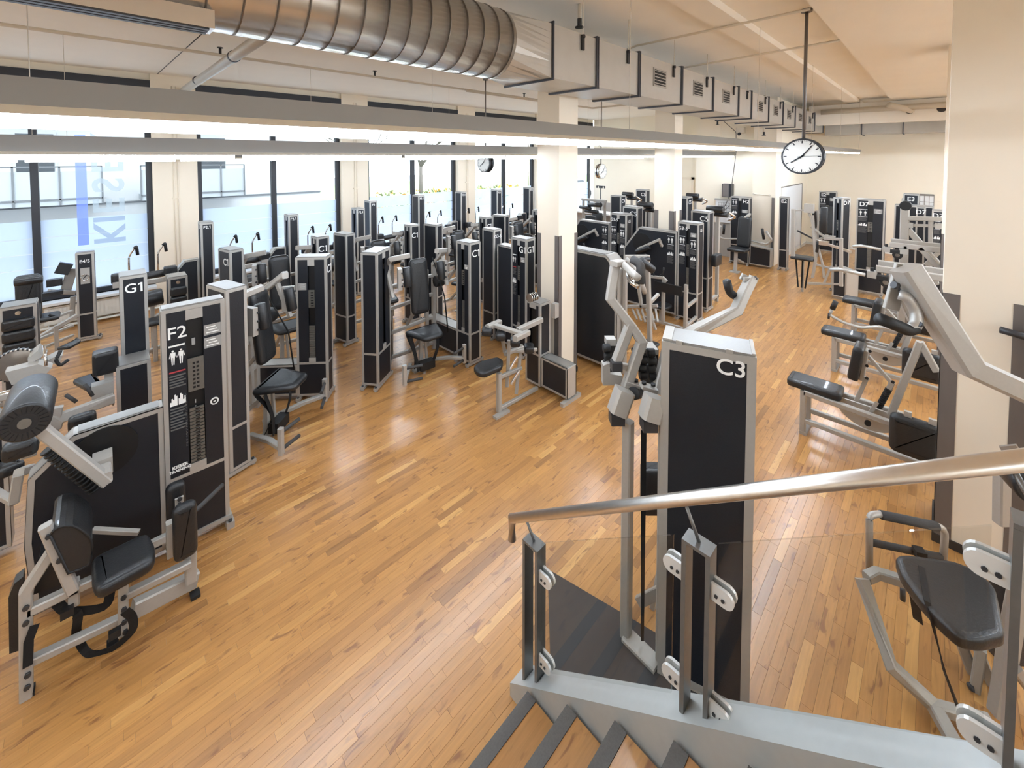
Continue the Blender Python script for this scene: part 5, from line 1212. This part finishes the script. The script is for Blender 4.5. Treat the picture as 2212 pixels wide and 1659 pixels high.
# ---- seated back machine at the lower right, seen through the railing glass
t = gm((3.1, -.1), 'machine at lower right with black seat, tube handle and long raised arm')
so = [(1933, 1213), (1950, 1208), (1995, 1213), (2060, 1222), (2110, 1242), (2150, 1280), (2172, 1385), (2120, 1398), (2072, 1390), (2035, 1358), (1990, 1310), (1945, 1250)]
q = [atZ(x, y, .6) for x, y in so]; cc = sum(q, V(0, 0, 0))/len(q)
MB().pad(cc, 0, 0, .06, None, .03, [(p.x-cc.x, p.y-cc.y) for p in q][::-1], .02).build('seat', vinyl, t)
K = lambda x, y, d=2.38: atD(x, y, d)
MB().tube([K(1878, 1240), K(1878, 1112), K(1905, 1110), K(2042, 1140), K(2036, 1228)], .0175, 12, .05).build('handle_frame', alu, t)
MB().tube([K(1903, 1112, 2.375), K(2024, 1137, 2.375)], .024, 12).build('handle_foam', grip, t)
MB().tube([K(1884, 1172), K(2032, 1203)], .02, 10).build('handle_foam', grip, t)
fm = MB(); ps = [atZ(1862, 1250, .42), atZ(1925, 1438, .16), atZ(2015, 1522, .05), atZ(2110, 1690, .05)]
fm.beam(ps, .06, .05).beam([atZ(1872, 1248, .42), atZ(1895, 1238, .43), atZ(1990, 1268, .45)], .05).beam([atZ(2015, 1525, .05), atZ(2140, 1560, .06)], .05)
fm.beam([K(2075, 1385, 2.2), K(2120, 1500, 2.15)], .05).beam([K(2112, 1400, 2.15), K(2165, 1540, 2.1)], .045).beam([K(2120, 1400, 2.1), K(2098, 1540, 2.1)], .04)
fm.build('base_frame', paint, t)
fm = MB(); fm.beam([K(2160, 1720, 2.0), K(2150, 1580, 2.0), K(2190, 1330, 2.05), K(2225, 1150, 2.1)], .07, .06, FWD).beam([K(2170, 1540, 2.0), K(2240, 1700, 2.0)], .05, .05, FWD).beam([K(2190, 1440, 2.0), K(2250, 1520, 2.0)], .05, .05, FWD); fm.build('upright_frame', paint, t)
MB().tube([K(1950, 1272, 2.3), K(1950, 1296, 2.3)], .013, 8).tube([K(2095, 1480, 2.1), K(2115, 1515, 2.1)], .014, 8).build('adjust_pin', darkm, t)
mb = MB(); rib = [(-.02, -.002), (.02, -.002), (.02, .002), (-.02, .002)]
mb.sweep([K(1985, 1200, 2.36), atZ(1990, 1225, .64), atZ(2003, 1300, .64), atZ(2012, 1335, .6), atZ(2040, 1450, .4), atZ(2100, 1610, .08), atZ(2150, 1680, .05)], [(x_*.6, y_) for x_, y_ in rib])
mb.sweep([atZ(1975, 1290, .55), atZ(1983, 1342, .4)], rib); mb.build('strap', webbing, t)
MB().ob(K(1986, 1194, 2.35), (.05, .05, .04), rotz(.5)).build('strap_knot', webbing, t)
MB().tube([atZ(2020, 1348, .58), atZ(2025, 1358, .56), atZ(2034, 1355, .57)], .004, 6).build('strap_ring', chrome, t)
MB().pad(K(2180, 1330, 2.25), .1, .16, .5, rotz(YAW), .03).build('backrest', vinyl, t)
MB().cyl(K(2190, 1010, 2.4), K(2240, 1060, 2.2), .09, 20, rim=.012).build('roller_pad', vinyl, t)
MB().beam([K(2165, 985, 2.6), K(2163, 1130, 2.6)], .07, .06, FWD).prism([K(2158, 965, 2.6), K(2195, 962, 2.5), K(2210, 985, 2.5), K(2170, 985, 2.6)], UP*.01).build('side_plate', paint, t)
MB().tube([K(2160, 712, 2.7), K(2240, 735, 2.6)], .022, 10).build('cross_bar', darkm, t)
cover(t, [K(2203, 700, 2.95)*1+V(0, 0, 0), K(2300, 700, 2.5), K(2300, 1300, 2.5), K(2203, 1200, 2.95)], V(.25, .05, 0))
# long raised arm in front of the right column
J = lambda x, y, d=2.0: atD(x, y, d)
MB().beam([J(1956, 578, 2.05), J(2091, 790, 1.95), J(2330, 900, 1.9)], .1, .11, FWD).build('raised_arm', paint, t)
MB().beam([J(2330, 900, 1.95), (3.15, -1.0, 1.4), (3.3, -1.0, .0)], .1, .1).build('arm_support', paint, t)
MB().beam([J(1950, 572, 2.1), J(1924, 668, 2.1)], .075, .02, FWD).beam([J(1935, 610, 2.15), J(1972, 690, 2.15)], .05, .02, FWD).build('arm_bracket', paint, t)
MB().tube([J(1942, 636, 2.05), J(1960, 642, 2.03), J(1980, 672, 2.02), J(1980, 702, 2.0), J(1966, 712, 2.0)], .026, 12, .06).build('curved_handle', alu, t)
MB().tube([J(1978, 708, 2.0), J(1962, 714, 2.0), J(1940, 704, 2.0), J(1898, 688, 2.0)], .028, 12, .04).build('handle_foam', rubber, t)
MB().cyl(J(1930, 615, 2.05), J(1938, 618, 2.05), .018, 10).cyl(J(1985, 700, 1.98), J(1988, 702, 1.98), .014, 8).build('arm_bolt', darkm, t)
mb = MB(); mb.beam([J(1945, 622, 2.08), J(1965, 626, 2.08)], .04, .05, FWD); mb.build('pivot_block', darkm, t)

# ---- bench machines beyond the stair, rails and trolleys above
def zb_(x, y, X, dX=0): return atX(1700+x/2.676, 380+y/2.676, X)
def bench(off, lab, high=True, lever=False, upright=False):
    t = gm((5.0+off, .4), lab, None); O = V(off, 0, 0); X0 = 5.0
    Z_ = lambda x, y, dx=0: zb_(x, y, X0+dx)+O
    U2 = V(1, 0, 0)
    a, b = Z_(12, 1178, .12), Z_(325, 1245, .12); c = (a+b)/2
    MB().pad(V(c.x, c.y, (a.z+b.z)/2), .26, abs(a.y-b.y), .075, None, .05).build('bench_pad', vinyl, t)
    mb = MB()
    for dx in (0, .24):
        mb.beam([Z_(95, 1240)+V(dx, 0, 0), V(Z_(90, 1475).x+dx, Z_(90, 1475).y, .02)], .05, .05, U2)
        a = Z_(100, 1425); mb.beam([V(a.x+dx, a.y, .14), V(a.x+dx, a.y-1.25, .14)], .045)
        a = Z_(100, 1250); mb.beam([V(a.x+dx, a.y, a.z), V(a.x+dx, a.y-.72, a.z-.02)], .05)
    a = Z_(95, 1470); mb.bx(a.x-.03, a.y-.03, 0, a.x+.27, a.y+.03, .03)
    mb.build('bench_frame', paint, t)
    mb = MB(); bolts(mb, [V(a.x-.01, a.y, .03), V(a.x+.25, a.y, .03)], UP, .014); mb.build('foot_bolt', darkm, t)
    MB().beam([Z_(600, 1380, .1), Z_(770, 960, .1)], .055, .055, U2).beam([Z_(770, 960, .1), Z_(865, 1130, .1)], .05, .05, U2).build('diagonal_brace', paint, t)
    n = 14; c0 = Z_(475, 1335, .1); R_ = .26
    MB().prism([c0+V(0, R_*math.cos(PI*k/n), -R_*.85*math.sin(PI*k/n)) for k in range(n+1)], (.02, 0, 0)).build('sector_plate', alu, t)
    a, b = Z_(425, 975, .1), Z_(385, 1160, .1); d = (b-a).normalized()
    Mp = frame3(V(1, 0, 0), d, V(1, 0, 0).cross(d))
    MB().pad((a+b)/2, .24, (b-a).length, .08, Mp, .04).build('backrest', vinyl, t)
    mb = MB(); mb.beam([Z_(462, 1005, .1), Z_(432, 1172, .1)], .035, .1, U2).beam([Z_(470, 1040, .1), Z_(608, 1200, .1)], .03, .03, U2).beam([Z_(462, 1165, .1), Z_(400, 1300, .1)], .035, .03, U2)
    mb.beam([Z_(610, 1190, .1), Z_(590, 1230, .1)], .04, .04, U2).beam([Z_(480, 1370, .06), Z_(520, 1310, .06)], .03, .02, U2); mb.build('link_bar', paint, t)
    a, b = Z_(588, 1232, .1), Z_(532, 1335, .1); mb = MB()
    for k in range(11): p = a.lerp(b, k/10); d = (b-a).normalized()*.006; mb.cyl(p-d, p+d, .026, 10)
    mb.cyl(a, b, .016, 8).build('coil_spring', rubber, t)
    mb = MB(); p = Z_(468, 1425, .04); mb.cyl(p, p+V(-.03, 0, 0), .024, 12); bolts(mb, [Z_(480, 1012, .06), Z_(462, 1096, .06), Z_(612, 1190, .06), Z_(462, 1168, .06)], (-1, 0, 0), .014); mb.build('knob', rubber, t)
    a, b = Z_(592, 1400, -.12), Z_(900, 1640, -.12)
    cz = atX(1970, 944, 4.88).z; MB().pad(V((a.x+b.x)/2, (a.y+b.y)/2, cz), abs(a.y-b.y), .33, .09, frame3(V(0, -1, 0), UP, V(-1, 0, 0)), .06).build('leg_pad', vinyl, t)
    MB().ob((a.x, (a.y+b.y)/2+.05, cz+.185), (.03, .05, .05)).ob((a.x, (a.y+b.y)/2-.1, cz+.185), (.03, .05, .05)).build('pad_clip', alu, t)
    if lever:
        L_ = lambda x, y: atX(1700+x/2.676, 380+y/2.676, 6.4)
        MB().tube([L_(265, 765), L_(243, 803), L_(330, 850), L_(430, 880), L_(520, 872), L_(640, 890)], .018, 8, .04).build('lever_arm', alu, t)
        MB().tube([L_(282, 725), L_(262, 770)], .03, 10).build('lever_grip', rubber, t)
        MB().tube([L_(243, 795), L_(240, 825)], .012, 8).build('lever_pin', darkm, t)
    if high:
        H_ = lambda x, y, dx=0: atX(1700+x/2.676, 380+y/2.676, 6.0+dx)+O
        mb = MB(); a = H_(515, 535); mb.beam([a, V(a.x, a.y-1.3, a.z)], .05, .07).beam([a+V(.22, 0, .02), V(a.x+.22, a.y-1.3, a.z+.02)], .05, .07)
        mb.beam([V(a.x, a.y-.55, a.z), V(a.x, a.y-1.0, .9), V(a.x, a.y-1.0, .05)], .07, .06, U2).beam([V(a.x+.1, a.y-1.2, 0), V(a.x+.1, a.y-1.2, a.z)], .07).beam([V(a.x, a.y-.3, a.z), V(a.x, a.y-1.1, .55)], .06, .05, U2)
        mb.beam([V(a.x, a.y-1.1, .1), V(a.x-.9, a.y-1.1, .12)], .05); mb.build('rail_frame', paint, t)
        p = H_(562, 578); mb = MB(); mb.ob(p+V(0, .1, 0), (.1, .08, .07)).ob(p+V(0, -.08, 0), (.1, .08, .07)); mb.build('trolley_block', alu, t)
        MB().ob(p+V(0, .01, -.02), (.09, .12, .04)).ob(p+V(0, .1, .05), (.05, .03, .04)).ob(p+V(0, -.09, .05), (.05, .03, .04)).build('trolley_body', rubber, t)
        w0 = H_(572, 612); MB().cyl(w0+V(-.03, 0, 0), w0+V(.03, 0, 0), .055, 20, rim=.01).build('trolley_wheel', rubber, t); MB().cyl(w0+V(-.036, 0, 0), w0+V(-.03, 0, 0), .025, 14).build('wheel_hub', chrome, t)
        MB().tube([p+V(-.1, .15, 0), p+V(-.15, .35, .03), p+V(-.1, .45, .0)], .02, 8, .04).build('trolley_grip', alu, t)
    if upright:
        mb = MB(); a = V(8.4, .25, 0); H_ = lambda x, y, X=8.4: atX(1700+x/2.676, 380+y/2.676, X)
        mb.beam([H_(682, 190), V(H_(682, 345).x, H_(682, 345).y, .05)], .1, .09, U2).beam([H_(700, 245), H_(900, 250)], .09, .06, UP).beam([H_(705, 285), H_(885, 290)], .04).beam([H_(700, 310), H_(890, 530)], .08, .06, U2).beam([H_(890, 430), H_(800, 515)], .05, .05, U2).beam([H_(830, 250), H_(830, 520)], .05, .05, U2)
        mb.build('tall_frame', paint, t); p = H_(686, 172); MB().cyl(p-V(.05, 0, 0), p+V(.05, 0, 0), .07, 16, rim=.01).build('top_wheel', rubber, t)
        MB().ob(H_(710, 285), (.08, .07, .07)).ob(H_(877, 290), (.08, .07, .07)).build('slide_block', alu, t)
    return t
bench(0, 'bench machine nearest the stair on the right, with its big black leg pad')
bench(1.77, 'second bench machine on the right, behind the nearest bench', lever=True)
bench(3.5, 'third bench machine on the right, its black pad just left of the long raised arm', high=False, upright=True)

# ================================================================ OUTSIDE
gnd = MB().bx(-30, YW+.36, -.3, 60, 60, -.25); struct('ground_outside', gnd, street)
t = thing('grass_verge', (20, 26, -.25), 'strip of pale grass across the street', 'grass', kind=None); MB().bx(8, 20, -.25, 55, 45, -.2).build('turf', grass, t)
bl = thing('apartment_building', (-2, 20, -.25), 'white apartment building with balconies seen through the left windows', 'building')
bx0, bx1, by = -14, 7.0, 19.5
MB().bx(bx0, by, -.25, bx1, by+8, 12).build('wall', facade, bl)
for k, z in enumerate((1.35, 4.2, 7.1)):
    for x0 in (-3.6, .9, 4.2 - .0):
        x1 = x0+(3.6 if x0 < 0 else 2.9)
        if x0 > 4: continue
        s_ = MB().bx(x0, by-1.3, z, x1+.0, by, z+.16).build('balcony', facade2, bl)
        p = MB()
        p.bx(x0, by-1.3, z+.2, x1, by-1.27, z+1.0); p.build('balcony_panel', facade2, bl)
        p = MB()
        n = 4
        for i in range(n+1): xx = x0+(x1-x0)*i/n; p.bx(xx-.02, by-1.33, z, xx+.02, by-1.29, z+1.15)
        p.bx(x0, by-1.33, z+1.12, x1, by-1.29, z+1.16).bx(x0, by-1.33, z+.15, x1, by-1.29, z+.19); p.build('balcony_rail', railg, bl)
        for xx in (x0+.5, x0+1.7):
            w_ = MB().bx(xx, by-.03, z+.3, xx+.9, by+.02, z+2.2).build('window', facade, bl)
            MB().bx(xx+.06, by-.05, z+.36, xx+.84, by-.03, z+2.14).build('pane', glassd, w_)
MB().bx(bx0, by-.06, 1.2, bx1, by, 1.26).bx(bx0, by-.06, 4.1, bx1, by, 4.16).build('facade_joint', railg, bl)
MB().bx(-5.9, by-1.0, .0, -4.4, by-.9, 3.2).bx(-3.75, by-1.0, -.2, -3.7, by-.95, 3.4).build('entrance_screen', facade2, bl)
def tree(name, x, y, h, lab, bush=False, seed=1):
    random.seed(seed); t = thing(name, (x, y, -.25), lab, 'tree' if not bush else 'shrub', 'bare trees across the street' if not bush else None); mb = MB()
    def br(p, d, L, r, n):
        e = p+d*L; mb.cyl(p, e, r, 6, r*.7)
        if n:
            for _ in range(3): br(e, (d+V(random.uniform(-.7, .7), random.uniform(-.7, .7), random.uniform(-.1, .5))).normalized(), L*.7, r*.6, n-1)
    br(V(x, y, -.199), UP, h*.3, .14, 5); mb.build('branches', bark, t)
for i, (x, y, h) in enumerate(((13.5, 21.5, 8), (18.5, 24, 9), (24, 22.5, 8), (10.6, 23.6, 6), (30, 27, 9))):
    tree('bare_tree', x, y, h, ['bare tree behind the third window', 'bare tree beside the flower bed', 'bare tree behind the fourth window', 'thin bare tree next to the apartment building', 'farthest bare tree across the street'][i], seed=i+3)
random.seed(5)
sb = thing('flower_bed', (14, 21, -.25), 'low shrubs with orange yellow blossom across the street', 'shrub'); mb, fb = MB(), MB()
for i in range(900):
    x = random.uniform(9.5, 19.5); y = 19.4+random.uniform(-.7, .45); z = random.uniform(-.1, 1.0)
    s_ = random.uniform(.06, .14); q = [V(x, y, z)+V(random.uniform(-s_, s_), random.uniform(-s_, s_), random.uniform(-s_, s_)) for _ in range(4)]
    (fb if random.random() < .33 and z > .1 else mb).add(q, [(0, 1, 2), (0, 2, 3)])
mb.build('leaves', leafm, sb, kind='stuff'); fb.build('blossom', flowerm, sb, kind='stuff')
cr = thing('parked_car', (25, 20, -.25), 'pale parked car on the far side of the street', 'car'); x, y = 24.5, 18.2
MB().prism([(x-2.1, y, .05), (x+2.1, y, .05), (x+2.1, y, .55), (x+1.3, y, .65), (x+.7, y, 1.15), (x-1.0, y, 1.15), (x-1.7, y, .62), (x-2.1, y, .5)], (0, 1.6, 0)).build('car_body', carm, cr)
MB().prism([(x-1.4, y-.01, .68), (x+1.1, y-.01, .68), (x+.6, y-.01, 1.08), (x-.95, y-.01, 1.08)], (0, 1.62, 0)).build('car_window', glassd, cr)
for xx in (x-1.3, x+1.3):
    MB().cyl((xx, y-.02, .07), (xx, y+.2, .07), .32, 16).build('wheel', rubber, cr)
